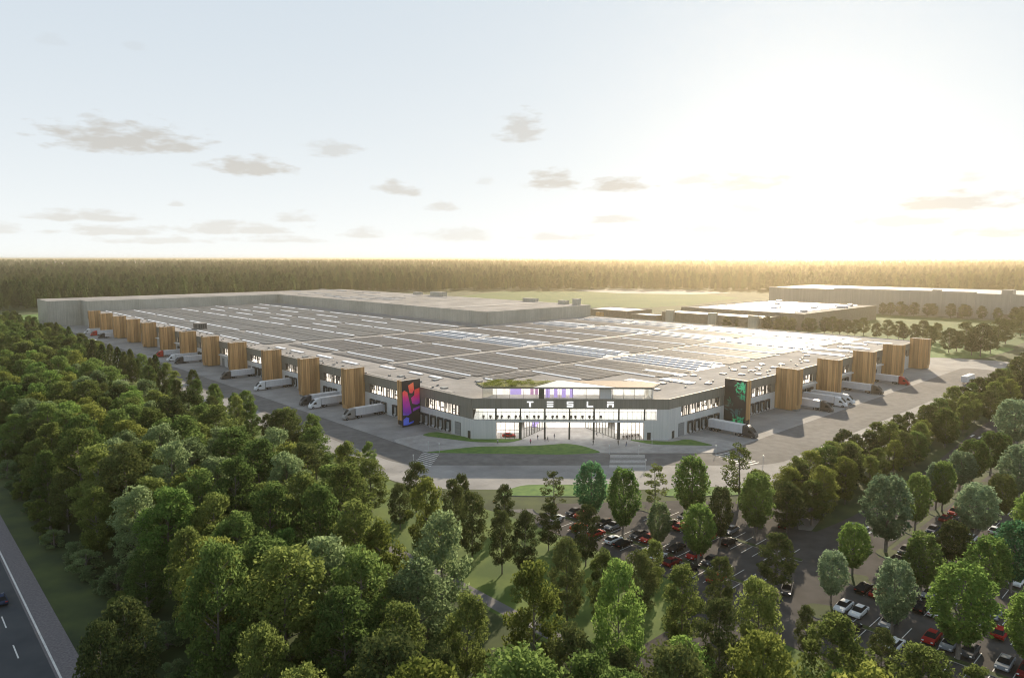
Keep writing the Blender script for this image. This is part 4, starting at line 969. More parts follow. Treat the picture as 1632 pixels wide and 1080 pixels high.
# ------------------------------------------------------------------ people
PCOL = {'dark': (.03, .03, .035), 'pink': (.5, .14, .22), 'grey': (.22, .22, .24), 'pale': (.5, .5, .5), 'blue': (.06, .09, .2)}
def person(xy, rz, label, top, leg, stride=.25, arm=.2, z=.131):
    t = root('person', label, 'person', xy, rz, None, z)
    V = []; E_ = []; Rr = []
    def v(p, r): V.append(p); Rr.append(r); return len(V) - 1
    pel = v((0, 0, .95), .14); wa = v((.01, 0, 1.12), .125); ch = v((.02, 0, 1.34), .155); nk = v((.02, 0, 1.50), .062); hd = v((.035, 0, 1.62), .10); ht = v((.03, 0, 1.71), .085)
    E_ += [(pel, wa), (wa, ch), (ch, nk), (nk, hd), (hd, ht)]
    for s in (-1, 1):
        st = stride * s
        hp_ = v((0, s * .09, .90), .095); kn = v((st * .55 + .03, s * .10, .50), .062); an = v((st - .02, s * .10, .09), .042); toe = v((st + .14, s * .11, .04), .035)
        E_ += [(pel, hp_), (hp_, kn), (kn, an), (an, toe)]
        sh = v((.02, s * .19, 1.42), .062); elb = v((-arm * s * .5, s * .25, 1.14), .043); wr = v((-arm * s + .06, s * .25, .90), .03); hn = v((-arm * s + .09, s * .25, .81), .034)
        E_ += [(ch, sh), (sh, elb), (elb, wr), (wr, hn)]
    me = bpy.data.meshes.new('body'); me.from_pydata(V, E_, [])
    o = bpy.data.objects.new('body', me); col.objects.link(o); o.parent = t
    m = o.modifiers.new('skin', 'SKIN'); 
    for i, r in enumerate(Rr): me.skin_vertices[0].data[i].radius = (r, r)
    me.skin_vertices[0].data[0].use_root = True
    s_ = o.modifiers.new('sub', 'SUBSURF'); s_.levels = 1; s_.render_levels = 1
    pm = bpy.data.materials.new('clothes'); pm.use_nodes = True; tt = pm.node_tree; bs = tt.nodes['Principled BSDF']; tcn = tt.nodes.new('ShaderNodeTexCoord'); sp_ = tt.nodes.new('ShaderNodeSeparateXYZ'); tt.links.new(tcn.outputs['Object'], sp_.inputs[0])
    rp = tt.nodes.new('ShaderNodeValToRGB'); rp.color_ramp.interpolation = 'CONSTANT'; els = rp.color_ramp.elements
    els[0].position = 0; els[0].color = (.02, .02, .02, 1); els[1].position = .05; els[1].color = (*PCOL[leg], 1)
    e2 = els.new(.5); e2.color = (*PCOL[top], 1); e3 = els.new(.76); e3.color = (.42, .27, .20, 1)
    mr = tt.nodes.new('ShaderNodeMath'); mr.operation = 'MULTIPLY'; mr.inputs[1].default_value = .5; tt.links.new(sp_.outputs[2], mr.inputs[0]); tt.links.new(mr.outputs[0], rp.inputs[0]); tt.links.new(rp.outputs[0], bs.inputs['Base Color'])
    me.materials.append(pm)
    b = MB(); rings = [];
    for (z, r) in ((1.63, .105), (1.70, .112), (1.77, .09), (1.80, .04)):
        rings.append([(.02 + r * math.cos(a_ * math.pi / 5), r * .9 * math.sin(a_ * math.pi / 5), z) for a_ in range(10)])
    loft(b, rings); b.build('hair', [mat('hair', (.04, .03, .02), .7)], t, smooth=True)
PE = [((793, 708), 0.4, 'person in pale clothes walking on the path left of the front lawn', 'pale', 'dark'), ((845.5, 708), 1.2, 'person in a pink top before the left glass wall', 'pink', 'dark'),
      ((869, 704), 2.0, 'left one of two people in dark clothes side by side before the doors', 'dark', 'grey'), ((873, 704), 2.1, 'right one of two people in dark clothes side by side before the doors', 'grey', 'dark'), ((883.5, 700), 1.0, 'person near the second entrance column', 'grey', 'grey'),
      ((857, 701), 1.6, 'person standing at the entrance doors on the left', 'dark', 'blue'), ((945.5, 709.5), 3.5, 'person in black standing alone in the middle of the forecourt', 'dark', 'dark'), ((985.3, 710), 4.3, 'person in black on the right of the forecourt', 'dark', 'dark'),
      ((998, 712), 2.4, 'person in black with one arm out, rightmost on the forecourt', 'dark', 'blue'), ((951, 696), 1.9, 'person by the right inner glass wall', 'grey', 'dark'), ((961, 697.5), 0.9, 'person in pale clothes before the fourth column', 'pale', 'grey')]
for (uv, rz, lab, a_, l_) in PE: person(G(*uv), rz, lab, a_, l_)
# bollard lights at the crossings
def bollard(xy, label):
    t = root('bollard_light', label, 'light', xy, 0, 'pale posts at the crossings', .0)
    b = MB(); b.tube([(0, 0, 0), (0, 0, 2.6)], [.09, .07], 8); b.build('post', [mat('pale_post', (.55, .55, .55), .5)], t)
    b = MB(); b.tube([(0, 0, 2.6), (0, 0, 3.0)], [.2, .17], 8); b.build('lamp_head', [M_WHITE], t)
for uv, lab in [((683, 718), 'pale post left of the left crossing, by the kerb'), ((700, 721), 'pale post right of the left crossing'), ((659, 740), 'pale post at the outer end of the left crossing'), ((971, 723.5), 'pale post at the inner left end of the middle crossing'), ((1018, 723.5), 'pale post at the inner right end of the middle crossing'), ((1029, 748), 'pale post at the outer end of the middle crossing'), ((1141, 724), 'pale post at the inner end of the right crossing'), ((1216, 741), 'pale post at the outer end of the right crossing'), ((1039, 713), 'pale post beside the lawn wedge on the right')]:
    bollard(G(*uv), lab)

# ------------------------------------------------------------------ trees
LEAF = {'olive': leafmat('leaf_olive', (0.066, 0.095, 0.029), (0.194, 0.243, 0.070)), 'green': leafmat('leaf_green', (0.055, 0.095, 0.029), (0.163, 0.238, 0.070)),
        'bright': leafmat('leaf_bright', (0.066, 0.135, 0.036), (0.206, 0.307, 0.079)), 'pale': leafmat('leaf_pale', (0.082, 0.122, 0.056), (0.232, 0.307, 0.150)),
        'blue': leafmat('leaf_blue_green', (0.035, 0.113, 0.056), (0.120, 0.267, 0.123)), 'dark': leafmat('leaf_dark', (.040, .060, .024), (0.143, 0.171, 0.057), .3),
        'gold': leafmat('leaf_gold', (0.078, 0.104, 0.024), (0.223, 0.257, 0.066)), 'silver': leafmat('leaf_silver', (0.101, 0.153, 0.088), (0.266, 0.356, 0.220)), 'conifer': leafmat('leaf_conifer', (.018, .040, .016), (0.143, 0.204, 0.066), .3)}
def leaf_mesh(name, P, size, m, rs, flat_=.0):
    n = len(P); a = rs.normal(size=(n, 3)); a[:, 2] += 0; a /= np.linalg.norm(a, axis=1, keepdims=True)
    h = rs.normal(size=(n, 3)); h -= (h * a).sum(1, keepdims=True) * a; h /= np.linalg.norm(h, axis=1, keepdims=True); k = np.cross(a, h)
    s = (size * rs.uniform(.6, 1.35, (n, 1)))
    V = np.empty((n, 4, 3)); V[:, 0] = P - h * s; V[:, 1] = P - k * s * .55; V[:, 2] = P + h * s; V[:, 3] = P + k * s * .55
    me = bpy.data.meshes.new(name); me.vertices.add(4 * n); me.vertices.foreach_set('co', V.ravel().astype(np.float32))
    me.loops.add(4 * n); me.loops.foreach_set('vertex_index', np.arange(4 * n, dtype=np.int32)); me.polygons.add(n)
    me.polygons.foreach_set('loop_start', np.arange(0, 4 * n, 4, dtype=np.int32))
    me.update(calc_edges=True); me.validate(); me.materials.append(m); return me
def forest_mesh(seed, h=17., rad=4.5, c0=.18, nc=84, nl=115, leaf=.24):
    rs = np.random.RandomState(seed); r_ = random.Random(seed)
    cs = []; trunk = MB(); lean = (r_.uniform(-.6, .6), r_.uniform(-.6, .6))
    def axis(z): t = z / h; return Vector((lean[0] * t * t, lean[1] * t * t, z))
    trunk.tube([axis(z) for z in (0, h * .25, h * .5, h * .75, h * .95)], [.26, .2, .15, .09, .03], 7)
    P = []
    for i in range(nc):
        t = c0 + (1 - c0) * (i + r_.random()) / nc
        prof = math.sin(math.pi * min(1, ((t - c0) / (1 - c0)) * .80 + .14)) ** .8
        a = r_.uniform(0, 2 * math.pi); rr = rad * prof * (r_.uniform(.35, 1.0) ** .6)
        c = axis(t * h) + Vector((math.cos(a) * rr, math.sin(a) * rr, 0)); br = r_.uniform(.8, 1.35) * (rad / 4.2)
        cs.append(c)
        if i % 2 == 0: s0 = axis(max(.12 * h, t * h - rr * .7)); trunk.tube([s0, s0.lerp(c, .6) + Vector((0, 0, -.1)), c], [.07, .045, .015], 4, cap=False)
        d = rs.normal(size=(nl, 3)); d /= np.linalg.norm(d, axis=1, keepdims=True)
        P.append(np.array(c) + d * (br * rs.uniform(.45, 1.05, (nl, 1)) ** .7) * np.array([1.15, 1.15, .75]))
    return trunk.mesh('trunk', [M_BARKP if seed % 3 == 0 else M_BARK]), np.concatenate(P), leaf, rs
def round_mesh(seed, h=14., rad=3.3, c0=.24, n=8400, leaf=.23, sq=1.0):
    rs = np.random.RandomState(seed); r_ = random.Random(seed)
    trunk = MB(); trunk.tube([(0, 0, 0), (.05, 0, h * .3), (0, .1, h * .6), (.1, 0, h * .9)], [.27, .22, .14, .04], 8)
    for i in range(9):
        a = i * 2.4; trunk.tube([(0, 0, h * (.24 + i * .03)), (math.cos(a) * rad * .4, math.sin(a) * rad * .4, h * (.42 + i * .035)), (math.cos(a) * rad * .7, math.sin(a) * rad * .7, h * (.5 + i * .04))], [.1, .06, .02], 5, cap=False)
    P = []
    for i in range(260):                      # clumps over an egg, broad above, narrow below
        z = (i + r_.random()) / 260; prof = math.sin(math.pi * min(1, z ** .85 * .80 + .10)) ** .7 * (.62 + .38 * min(1, z * 2.2))
        a = i * 2.39996 + r_.uniform(-.4, .4); lump = 1 + .10 * math.sin(3 * a + seed) + r_.uniform(-.07, .06)
        rr = rad * prof * lump * (r_.random() ** .16); c = np.array([math.cos(a) * rr, math.sin(a) * rr, h * (c0 + (1 - c0) * z) - .3])
        m_ = n // 260; d = rs.normal(size=(m_, 3)); d /= np.linalg.norm(d, axis=1, keepdims=True)
        P.append(c + d * (r_.uniform(.45, .85) * rs.uniform(.3, 1, (m_, 1)) ** .5))
    P = np.concatenate(P)
    return trunk.mesh('trunk', [M_BARKP]), P, leaf, rs
def sparse_mesh(seed, h=14.): return forest_mesh(seed, h, 3.3, .2, 30, 90, .22)
def conifer_mesh(seed, h=17., rad=3.0, n=1500, leaf=.42):
    rs = np.random.RandomState(seed); trunk = MB(); trunk.tube([(0, 0, 0), (0, 0, h * .5), (0, 0, h * .95)], [.24, .16, .04], 6)
    z = rs.uniform(0, 1, n) ** .8; a = rs.uniform(0, 2 * np.pi, n); br = .75 + .25 * np.sin(a * 5 + np.floor(z * 9) * 2.1)
    prof = np.sin(np.pi * np.clip(z * .80 + .17, 0, 1)) ** .8
    rr = rad * prof * br * rs.uniform(.2, 1, n) ** .4; P = np.stack([np.cos(a) * rr, np.sin(a) * rr, h * (.16 + .84 * z) - rr * .25], 1)
    return trunk.mesh('trunk', [M_BARK]), P, leaf, rs
class Kind:
    def __init__(s, name, maker, seeds, tones, h):
        s.name = name; s.h = h; s.var = {}; s.tones = tones
        for sd_ in seeds:
            tr, P, lf, rs = maker(sd_)
            first = None
            for tn in tones:
                if first is None: me = leaf_mesh('crown', P, lf, LEAF[tn], rs); first = me
                else: me = first.copy(); me.materials.clear(); me.materials.append(LEAF[tn])
                s.var[(sd_, tn)] = (tr, me)
        s.seeds = seeds
PLACED = []
def plant(kind, xy, h, tone, label, group, width=1.0, name='broadleaf_tree', seed=None, cat='tree'):
    sd_ = seed if seed in kind.seeds else rnd.choice(kind.seeds); tr, cr = kind.var[(sd_, tone)]
    k = h / kind.h; t = root(name, label, cat, xy, rnd.uniform(0, 6.28), group); t.scale = (k * width, k * width, k)
    for nm, me in (('trunk', tr), ('crown', cr)):
        o = bpy.data.objects.new(nm, me); col.objects.link(o); o.parent = t
    PLACED.append((xy[0], xy[1])); return t
KF = Kind('forest', forest_mesh, [1, 2, 3, 4, 5, 6], ['olive', 'green', 'pale', 'dark', 'gold', 'bright'], 17.)
KR = Kind('round', round_mesh, [11, 12, 13], ['bright', 'pale', 'blue', 'green', 'dark', 'silver'], 14.)
KS = Kind('sparse', sparse_mesh, [21, 22, 23], ['olive', 'dark', 'green'], 14.)
KC = Kind('conifer', conifer_mesh, [31, 32, 33], ['conifer', 'dark'], 17.)

# street and car park trees: foot (u, v), top row, crown width in px, kind, tone, label
STREET = [
 ((942, 832), 738, 50, KR, 'blue', 'blue-green round tree left of the middle crossing'), ((992, 857), 747, 50, KR, 'bright', 'bright green round tree just before the middle crossing'),
 ((1049, 877), 800, 36, KR, 'pale', 'small pale round tree in the middle of the front car park'), ((1101, 832), 728, 54, KR, 'bright', 'tall bright green round tree right of the middle crossing'),
 ((1113, 897), 805, 52, KR, 'bright', 'yellow-green round tree low in the front car park'), ((1147, 872), 776, 36, KR, 'dark', 'slim dark round tree in the front car park'),
 ((1203, 858), 755, 54, KR, 'green', 'large green round tree at the right end of the front car park'),
 ((883, 818), 752, 42, KS, 'dark', 'dark sparse tree at the left tip of the front car park'), ((1044, 812), 742, 44, KS, 'olive', 'thin sparse tree between two round trees by the ring road'),
 ((1178, 802), 712, 56, KS, 'olive', 'tall sparse tree standing before the right crossing')]
LOTT = [
 ((1411, 880), 758, 72, 'silver', 'big pale silvery round tree on the island by the striped crossing'), ((1358, 918), 835, 48, 'bright', 'bright green round tree beside the dark junction'),
 ((1324, 961), 879, 46, 'silver', 'small grey-green round tree on the tip of the nearest strip'), ((1458, 846), 755, 40, 'green', 'slim green round tree right of the big pale one'),
 ((1491, 812), 738, 34, 'silver', 'left one of the twin round trees by the access road bend'), ((1501, 816), 736, 36, 'green', 'right one of the twin round trees by the access road bend'),
 ((1421, 1010), 893, 58, 'silver', 'grey-green round tree with a bare trunk in the nearest strip'), ((1466, 952), 850, 54, 'green', 'green round tree in the second strip'),
 ((1517, 905), 832, 50, 'dark', 'small dark round tree in the third strip'), ((1526, 1050), 899, 94, 'bright', 'largest round tree, yellow-green on top, in the nearest strip'),
 ((1572, 960), 857, 64, 'bright', 'yellow-topped round tree behind the largest one'), ((1553, 857), 772, 62, 'silver', 'broad pale round tree in the fourth strip'),
 ((1529, 782), 720, 42, 'silver', 'pale round tree partly before a taller one on the access road'), ((1549, 772), 701, 46, 'green', 'taller round tree behind the pale one on the access road'),
 ((1578, 758), 688, 42, 'green', 'green round tree left of a slim one near the far crossing'), ((1597, 755), 693, 24, 'green', 'slim round tree near the far crossing'),
 ((1594, 832), 756, 42, 'dark', 'dark round tree at the right between two pale crowns'), ((1615, 716), 637, 54, 'silver', 'high pale round tree at the right picture edge above the far crossing'),
 ((1622, 802), 710, 58, 'silver', 'wide pale round tree cut by the right picture edge, upper one'), ((1610, 944), 833, 62, 'blue', 'blue-green round tree near the right picture edge'),
 ((1638, 882), 787, 46, 'bright', 'yellow-green round tree cut by the right picture edge'), ((1634, 1068), 945, 66, 'bright', 'bright green round tree at the lower right picture corner')]
def px_scale(P): return CAM_F / (P[1] * cP + CAM_H * sP)
for (uv, vt, w, K_, tn, lab) in STREET:
    P = G(*uv); h = height_at(P, vt); wm = w / px_scale(P); base_w = (6.9 if K_ is KR else 7.6) * h / 14.
    plant(K_, P, h, tn, lab, 'trees in the front car park', wm / base_w * 1.02, 'round_tree' if K_ is KR else 'sparse_tree')
for (uv, vt, w, tn, lab) in LOTT:
    P = G(*uv); h = height_at(P, vt); wm = w / px_scale(P); plant(KR, P, h, tn, lab, 'trees in the large car park', wm / (6.9 * h / 14.) * 1.02, 'round_tree')

def free(x, y, d):
    for (a, c) in PLACED:
        if abs(a - x) < d and abs(c - y) < d and (a - x) ** 2 + (c - y) ** 2 < d * d: return False
    return True
def in_view(x, y, h, margin=60):
    if y < 8: return False
    dep = y * cP + CAM_H * sP; u = 816 + CAM_F * x / dep
    z = h - CAM_H; v = 540 - CAM_F * (y * sP + z * cP) / (y * cP - z * sP)
    return -margin < u < 1632 + margin and v < 1085
# hand-set front trees of the wood: column u of the tip, row v of the tip, height, width px, tone
HERO = [(510, 776, 20, 82, 'green'), (340, 872, 22, 110, 'green'), (548, 946, 17, 120, 'green'), (262, 782, 19, 100, 'bright'), (680, 766, 17, 62, 'gold'), (703, 822, 20, 96, 'pale'), (610, 836, 19, 84, 'gold'),
        (455, 845, 16, 66, 'bright'), (852, 902, 19, 96, 'gold'), (632, 966, 17, 96, 'olive'), (988, 902, 19, 84, 'bright'), (742, 950, 16, 84, 'olive'), (812, 1058, 14, 100, 'pale'), (1098, 1026, 14, 110, 'bright'),
        (1212, 925, 16, 84, 'olive'), (1335, 985, 15, 110, 'olive'), (1470, 1030, 13, 110, 'olive'), (1330, 1070, 12, 60, 'bright'), (905, 860, 15, 60, 'dark'), (800, 818, 12, 44, 'dark'), (836, 816, 13, 44, 'dark'), (1090, 905, 14, 70, 'olive'), (1240, 850, 11, 60, 'dark'),
        (752, 785, 14, 50, 'dark'), (722, 765, 13, 40, 'dark'), (662, 738, 12, 44, 'dark'), (590, 735, 13, 60, 'olive'), (556, 706, 14, 50, 'olive'), (502, 684, 15, 56, 'green'), (450, 655, 15, 60, 'dark'), (405, 700, 15, 60, 'olive'),
        (1020, 880, 12, 60, 'dark'), (960, 880, 13, 50, 'olive'), (1150, 890, 12, 50, 'dark'), (1150, 960, 15, 80, 'dark'), (910, 1000, 15, 90, 'dark'), (420, 1000, 17, 100, 'olive'), (200, 960, 17, 110, 'dark'), (160, 1000, 17, 90, 'dark'), (1560, 1065, 9, 60, 'olive'),
        (300, 905 - 60, 17, 70, 'olive'), (590, 1030, 14, 70, 'gold'), (700, 1040, 14, 80, 'dark'), (1000, 1040, 12, 90, 'dark')]
def tip_to_foot(u, v, h): return G(u, v, h)
ZONE_TXT = {'wood': 'in the wood', 'strip': 'by the yard', 'south': 'beyond the footpath', 'hedge': 'in the roadside belt'}
TONE_TXT = {'olive': 'olive green', 'green': 'mid green', 'pale': 'pale green', 'dark': 'dark green', 'gold': 'yellow-green', 'bright': 'bright green'}
def size_txt(h): return 'tall' if h > 17.5 else 'medium-high' if h > 13.5 else 'low'
def zone_of(q, p):
    if q < -71: return 'wood'
    if p < -53 and q > -12: return 'hedge'
    if p < -8: return 'south'
    return 'strip'
LAND = [(-75, -60, 'near the lower picture edge'), (-50, 0, 'before the front car park'), (0, 45, 'across from the left crossing'), (45, 95, 'across from the red picture'), (95, 145, 'across from the grey-cab truck'), (145, 200, 'across from the lone white truck'), (200, 260, 'across from the paved spur'), (260, 330, 'across from the truck pair'), (330, 480, 'across from the lone red truck')]
def land_txt(q, p):
    if zone_of(q, p) == 'hedge':
        return 'before the right crossing' if q < 30 else 'across from the green picture' if q < 95 else 'across from the three trucks' if q < 160 else 'near the lone white trailer'
    if p < -85: return 'beside the large car park'
    if p < -50: return 'left of the dark junction' if q > -71 else 'at the footpath end'
    for a, c, s in LAND:
        if a <= p < c: return s
    return 'far along the wood'
NIND = 0
GRP = {'wood': 'trees of the wood left of the factory', 'strip': 'trees between the footpath and the truck yard', 'south': 'trees between the footpath and the car parks', 'hedge': 'trees in the belt between the yard and the access road'}
def forest_tree(x, y, h, tone, width, seed=None):
    global NIND
    q, p = toL(x, y)
    lab = '%s %s tree %s, %s' % (size_txt(h) if .93 < width < 1.07 else 'slim' if width < 1 else 'broad', TONE_TXT[tone], ZONE_TXT[zone_of(q, p)], land_txt(q, p))
    plant(KF, (x, y), h, tone, lab, GRP[zone_of(q, p)], width, 'broadleaf_tree', seed); NIND += 1
for (u, v, h, w, tn) in HERO:
    P = tip_to_foot(u, v, h); wm = w / (CAM_F / (P[1] * cP + (CAM_H - h) * sP)); forest_tree(P[0], P[1], h, tn, max(.65, min(1.25, wm / (9.9 * h / 17.))))
# fill: candidate spots by zone with spacing, then the nearest are things of their own and the rest one mass
cand = []
fr = random.Random(77)
def fill(q0, q1, p0, p1, sp, hr, tones, tries, ok=None, jit=None):
    for _ in range(tries):
        q = fr.uniform(q0, q1); p = fr.uniform(p0, p1); x, y = L(q, p); h = fr.uniform(*hr)
        if not in_view(x, y, h) or not free(x, y, sp): continue
        if ok and not ok(q, p, x, y): continue
        if -72 < p < -12 and -86 < q < -46: continue
        PLACED.append((x, y)); cand.append((x, y, h, fr.choice(tones)))
fill(-112, -75, -150, 90, 8.0, (16, 21), ['olive', 'green', 'olive', 'green', 'gold', 'green', 'pale', 'dark'], 6000)
fill(-112, -75, 90, 330, 7.0, (14, 19), ['olive', 'green', 'dark', 'olive', 'gold', 'green', 'pale', 'bright'], 9000)
fill(-117, -111, -120, 300, 8.5, (11, 16), ['olive', 'green', 'dark'], 900)
fill(-120, -73, 330, 760, 8.0, (14, 19), ['olive', 'green', 'dark', 'olive'], 6000)
fill(-57, -47, 30, 245, 7.5, (10, 14), ['dark', 'olive', 'green'], 1500, lambda q, p, x, y: math.sin(p * .11) > -.55)
fill(-66, -47, 300, 640, 8.5, (11, 15), ['dark', 'olive'], 2500)
fill(-66, -44, -160, -78, 9, (8, 11.5), ['dark', 'olive', 'green'], 700)
fill(-62, -44, -78, 0, 9, (9, 13), ['dark', 'olive'], 500, lambda q, p, x, y: not (-52 < p < -14 and q < -50))
fill(8, 240, -66, -55, 5.6, (9, 13), ['olive', 'olive', 'dark', 'green', 'gold'], 1500)
fill(-14, 18, -64, -55, 6.5, (8, 12), ['dark', 'olive'], 200, lambda q, p, x, y: q - p > 50)
cand.sort(key=lambda c: c[0] ** 2 + c[1] ** 2)
hedge = [c for c in cand if zone_of(*toL(c[0], c[1])) == 'hedge']; rest = [c for c in cand if zone_of(*toL(c[0], c[1])) != 'hedge']
nh = min(len(hedge), 60); ind = hedge[:nh] + rest[:296 - NIND - nh]; mass = hedge[nh:] + rest[296 - NIND - nh:]
for (x, y, h, tn) in ind: forest_tree(x, y, h, tn, fr.uniform(.82, 1.12) if zone_of(*toL(x, y)) == 'wood' else fr.uniform(.7, .95) if zone_of(*toL(x, y)) != 'hedge' else fr.uniform(.9, 1.2))
print('individual forest trees', NIND, 'mass', len(mass))
# shrubs along the highway verge
KB = Kind('bush', lambda sd_: forest_mesh(sd_, 4.5, 2.6, .08, 22, 160, .16), [41, 42], ['pale', 'olive'], 4.5)
PLACED = []
br_ = random.Random(5)
for k in range(34):
    q = br_.uniform(-120.5, -114); p = -62 + k * 5.4 + br_.uniform(-2, 2); x, y = L(q, p)
    if in_view(x, y, 3): plant(KB, (x, y), br_.uniform(2.6, 5), 'pale' if br_.random() < .7 else 'olive', 'grey-green bush at the wood edge by the highway', 'bushes along the highway verge', 1.1, 'bush', None, 'bush')

# background trees, rounder and dark
BGT = [((1406, 502), 483), ((1419, 502), 482), ((1435, 503), 481), ((1442, 504), 486), ((1456, 504), 482), ((1478, 505), 484), ((1487, 505), 484), ((1515, 507), 484), ((1534, 508), 485), ((1541, 508), 487), ((1565, 510), 488), ((1590, 512), 491), ((1618, 512), 490), ((1629, 514), 489),
       ((1158, 525), 505), ((1176, 525), 506), ((1192, 526), 508), ((1210, 527), 505), ((1222, 528), 504), ((1238, 529), 508), ((1250, 529), 505), ((1263, 529), 507), ((1286, 530), 507), ((1294, 532), 508), ((1314, 532), 506), ((1326, 533), 505), ((1338, 533), 509), ((1350, 534), 510), ((1362, 535), 510), ((1376, 534), 507),
       ((1396, 540), 515), ((1415, 539), 510), ((1432, 541), 512), ((1440, 543), 517), ((1458, 546), 517), ((1470, 541), 511), ((1490, 546), 515), ((1484, 552), 520),
       ((1512, 562), 524), ((1524, 560), 528), ((1538, 556), 514), ((1548, 566), 527), ((1562, 568), 516), ((1578, 563), 526), ((1590, 551), 508), ((1602, 548), 510), ((1617, 528), 495), ((1626, 536), 498), ((1640, 640), 552), ((1622, 625), 570)]
for i, (uv, vt) in enumerate(BGT):
    P = G(*uv); h = height_at(P, vt); where = 'before the long grey warehouse' if i < 14 else 'between the factory roof edge and the workshop' if i < 30 else 'on the meadow behind the far corner of the factory' if i < 38 else 'at the far corner of the yard'
    where = 'at the right picture edge above the car park' if i >= 48 else where
    lab = ('rounded dark tree ' if i % 2 else 'dark full-crowned tree ') + where
    plant(KF, P, h, 'dark', lab, 'trees behind the factory', 1.25 if i != 48 else 1.0, 'distant_tree')
CL = [((68, 556), 500), ((92, 553), 512), ((112, 562), 519), ((20, 530), 498), ((35, 540), 504), ((55, 545), 510), ((130, 585), 533), ((150, 590), 541), ((165, 596), 548), ((178, 600), 548), ((190, 604), 553), ((200, 610), 560), ((222, 612), 572), ((242, 620), 570), ((250, 618), 565), ((210, 606), 556), ((140, 580), 538)]
for i, (uv, vt) in enumerate(CL):
    P = G(*uv); h = min(17, height_at(P, vt)); plant(KC, P, h, 'dark' if i % 2 else 'conifer', 'dark tree in the clump beside the paved spur on the left yard' if i > 5 else 'dark tree in the far clump at the upper left of the yard', 'dark trees along the left yard', 1.1, 'conifer_tree')
for i, (uv, vt) in enumerate([((1500, 625), 600), ((1340, 800), 770)]): pass

# far wood: one mass, instanced from the meshes of real trees
def scatter(name, pts, scales, protos, label):
    me = bpy.data.meshes.new(name); me.from_pydata([(x, y, 0) for x, y in pts], [], [])
    a = me.attributes.new('tsc', 'FLOAT', 'POINT'); a.data.foreach_set('value', np.array(scales, dtype=np.float32))
    o = bpy.data.objects.new(name, me); col.objects.link(o); tag(o, label, None, None, 'stuff')
    ng = bpy.data.node_groups.new(name, 'GeometryNodeTree'); ng.interface.new_socket('Geometry', in_out='INPUT', socket_type='NodeSocketGeometry'); ng.interface.new_socket('Geometry', in_out='OUTPUT', socket_type='NodeSocketGeometry')
    N = ng.nodes.new; K = ng.links.new; gi = N('NodeGroupInput'); go = N('NodeGroupOutput'); jn = N('GeometryNodeJoinGeometry')
    for pr in protos:
        oi = N('GeometryNodeObjectInfo'); oi.transform_space = 'ORIGINAL'; oi.inputs[0].default_value = pr; oi.inputs['As Instance'].default_value = True; K(oi.outputs['Geometry'], jn.inputs[0])
    iop = N('GeometryNodeInstanceOnPoints'); K(gi.outputs[0], iop.inputs['Points']); K(jn.outputs[0], iop.inputs['Instance']); iop.inputs['Pick Instance'].default_value = True
    at = N('GeometryNodeInputNamedAttribute'); at.data_type = 'FLOAT'; at.inputs[0].default_value = 'tsc'
    rv = N('FunctionNodeRandomValue'); rv.data_type = 'FLOAT_VECTOR'; rv.inputs[0].default_value = (0, 0, 0); rv.inputs[1].default_value = (0, 0, 6.28)
    K(rv.outputs[0], iop.inputs['Rotation']); K(at.outputs[0], iop.inputs['Scale'])
    ri = N('FunctionNodeRandomValue'); ri.data_type = 'INT'; ri.inputs[4].default_value = 0; ri.inputs[5].default_value = len(protos) - 1; K(ri.outputs[2], iop.inputs['Instance Index'])
    K(iop.outputs[0], go.inputs[0]); m = o.modifiers.new('scatter', 'NODES'); m.node_group = ng
    return o
def crown_of(kindmeshes):
    return [o for o in bpy.data.objects if o.name.startswith('crown') and o.data in kindmeshes]
def first_with(me):
    for o in bpy.data.objects:
        if o.data is me: return o
protoF = [x for x in (first_with(KF.var[(s, t)][1]) for s, t in [(1, 'olive'), (2, 'green'), (3, 'dark'), (4, 'olive'), (5, 'green'), (6, 'dark')]) if x]
scatter('woodland', [(c[0], c[1]) for c in mass], [c[2] / 17 for c in mass], protoF, 'green wood stretching along the left side of the truck yard')
protoC = [x for x in (first_with(KC.var[(s, t)][1]) for s in (31, 32, 33) for t in ('dark', 'conifer')) if x]
rs = np.random.RandomState(5)
edge = [(-2200, 500), (-800, 640), (-600, 770), (-538, 815), (-500, 830), (-255, 1240), (0, 1340), (330, 1330), (420, 1300), (640, 1190), (900, 1100), (1500, 900), (2600, 700)]
ex, ey = [e_[0] for e_ in edge], [e_[1] for e_ in edge]
pts = []; scl = []
def band(r0, r1, sp, smul):
    n = int(2 * R(40) / 2 * (r1 * r1 - r0 * r0) / (sp * sp)); rr = np.sqrt(rs.uniform(r0 * r0, r1 * r1, n)); aa = rs.uniform(-R(40), R(40), n)
    x = rr * np.sin(aa); y = rr * np.cos(aa); q = A2[0] * (x - CX) + A2[1] * (y - CY); p = A1[0] * (x - CX) + A1[1] * (y - CY)
    keep = (y > np.interp(x, ex, ey)) & ~((q > 610) & (q < 815) & (p > -110) & (p < 330)) & ~((q > -45) & (q < 500) & (p < 800) & (p > -50)) & ~((np.abs(x + 250 - (y - 1900) * .3) < 260) & (np.abs(y - 1950) < 50))
    for a_, b_ in zip(x[keep], y[keep]): pts.append((a_, b_)); scl.append(smul * rs.choice([.7, .9, 1.05, 1.35]) * rs.uniform(.85, 1.15))
band(600, 1700, 12.5, 1.35); band(1700, 2800, 17, 1.6); band(2800, 5200, 27, 1.9); band(5200, 12000, 70, 2.2)
print('far trees', len(pts))
scatter('far_forest', pts, scl, protoC, 'endless dark forest reaching to the horizon behind the factory')
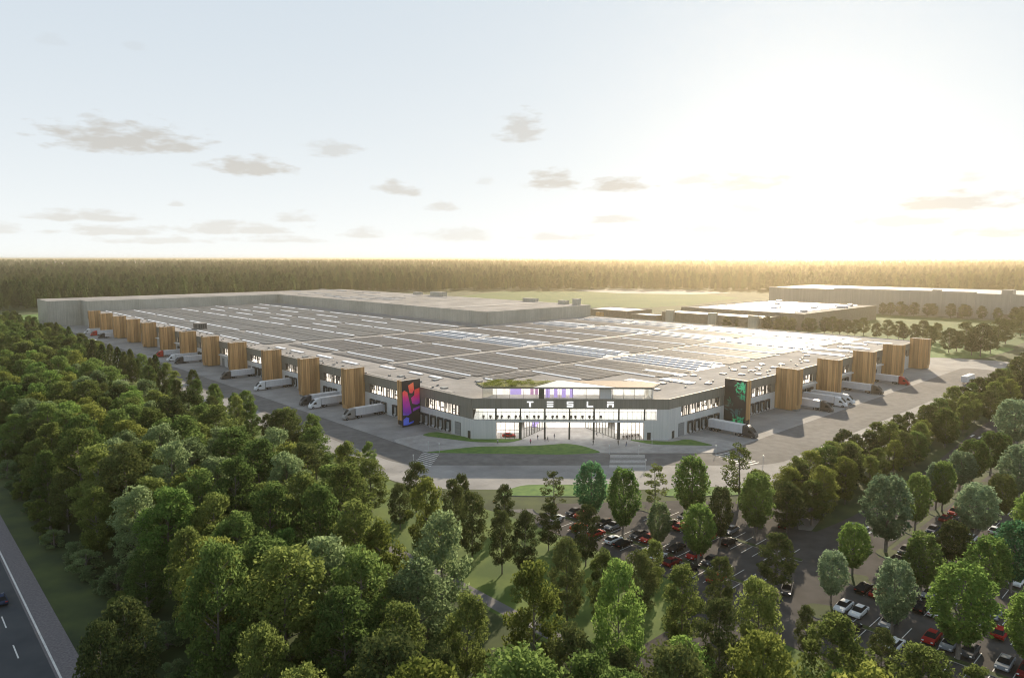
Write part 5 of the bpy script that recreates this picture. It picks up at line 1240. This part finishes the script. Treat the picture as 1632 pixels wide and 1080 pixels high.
# plants on the pavilion roof
gp_ = []
r2 = random.Random(8)
for k in range(70):
    x = r2.uniform(4, 26); y = r2.uniform(2, 12.8)
    if x > 20 + (y - 1.3) * .62 or x < 4 - 0 and y > 3: continue
    gp_.append(fp(x, y))
P = []; rs2 = np.random.RandomState(3)
for (a_, c_) in gp_:
    n = 70; d = rs2.normal(size=(n, 3)) * np.array([.55, .55, .22]); P.append(np.array([a_, c_, 17.85]) + np.abs(d) * np.array([1, 1, 1]) * np.sign(rs2.normal(size=(n, 3)) + np.array([0, 0, 9])))
me = leaf_mesh('roof_plants', np.concatenate(P), .16, LEAF['gold'], rs2)
o = bpy.data.objects.new('roof_plants', me); col.objects.link(o); o.parent = fac; o['kind'] = 'stuff'

# things that would share a label are told apart by their order
from collections import defaultdict
_d = defaultdict(list)
bpy.context.view_layer.update()
for o in bpy.data.objects:
    if o.parent is None and o.get('label') and o.get('category'): _d[o['label']].append(o)
def ordn(n): return '%d' % n + ({1: 'st', 2: 'nd', 3: 'rd'}.get(n % 10, 'th') if not 10 < n < 14 else 'th')
for lab, L_ in _d.items():
    if len(L_) < 2: continue
    if lab.startswith(('dark office', 'dark canteen', 'pale block')):
        for k, o in enumerate(L_): o['label'] = ordn(k + 1) + ' from the left: ' + lab if not lab.startswith('pale block') else lab
        if lab.startswith('pale block'):
            L_.sort(key=lambda o: o.location.x / o.location.y)
            for k, o in enumerate(L_): o['label'] = ordn(k + 1) + ' from the left: ' + lab
        continue
    L_.sort(key=lambda o: o.location.x ** 2 + o.location.y ** 2)
    for k, o in enumerate(L_): o['label'] = ('nearest ' if k == 0 else ordn(k + 1) + ' nearest ') + lab

# ------------------------------------------------------------------ haze
hb = MB(); hb.box(-27500, 27500, -27500, 27500, -1.0, 66.0)
hm = bpy.data.materials.new('haze'); hm.use_nodes = True; t = hm.node_tree; t.nodes.clear()
ho = t.nodes.new('ShaderNodeOutputMaterial'); pv = t.nodes.new('ShaderNodeVolumePrincipled'); pv.inputs['Density'].default_value = 1.25e-4; pv.inputs['Color'].default_value = (1.0, .85, .60, 1); pv.inputs['Anisotropy'].default_value = .80
t.links.new(pv.outputs[0], ho.inputs['Volume'])
o = hb.build('haze', [hm]); tag(o, 'thin warm evening haze over the whole site', None, None, 'stuff')
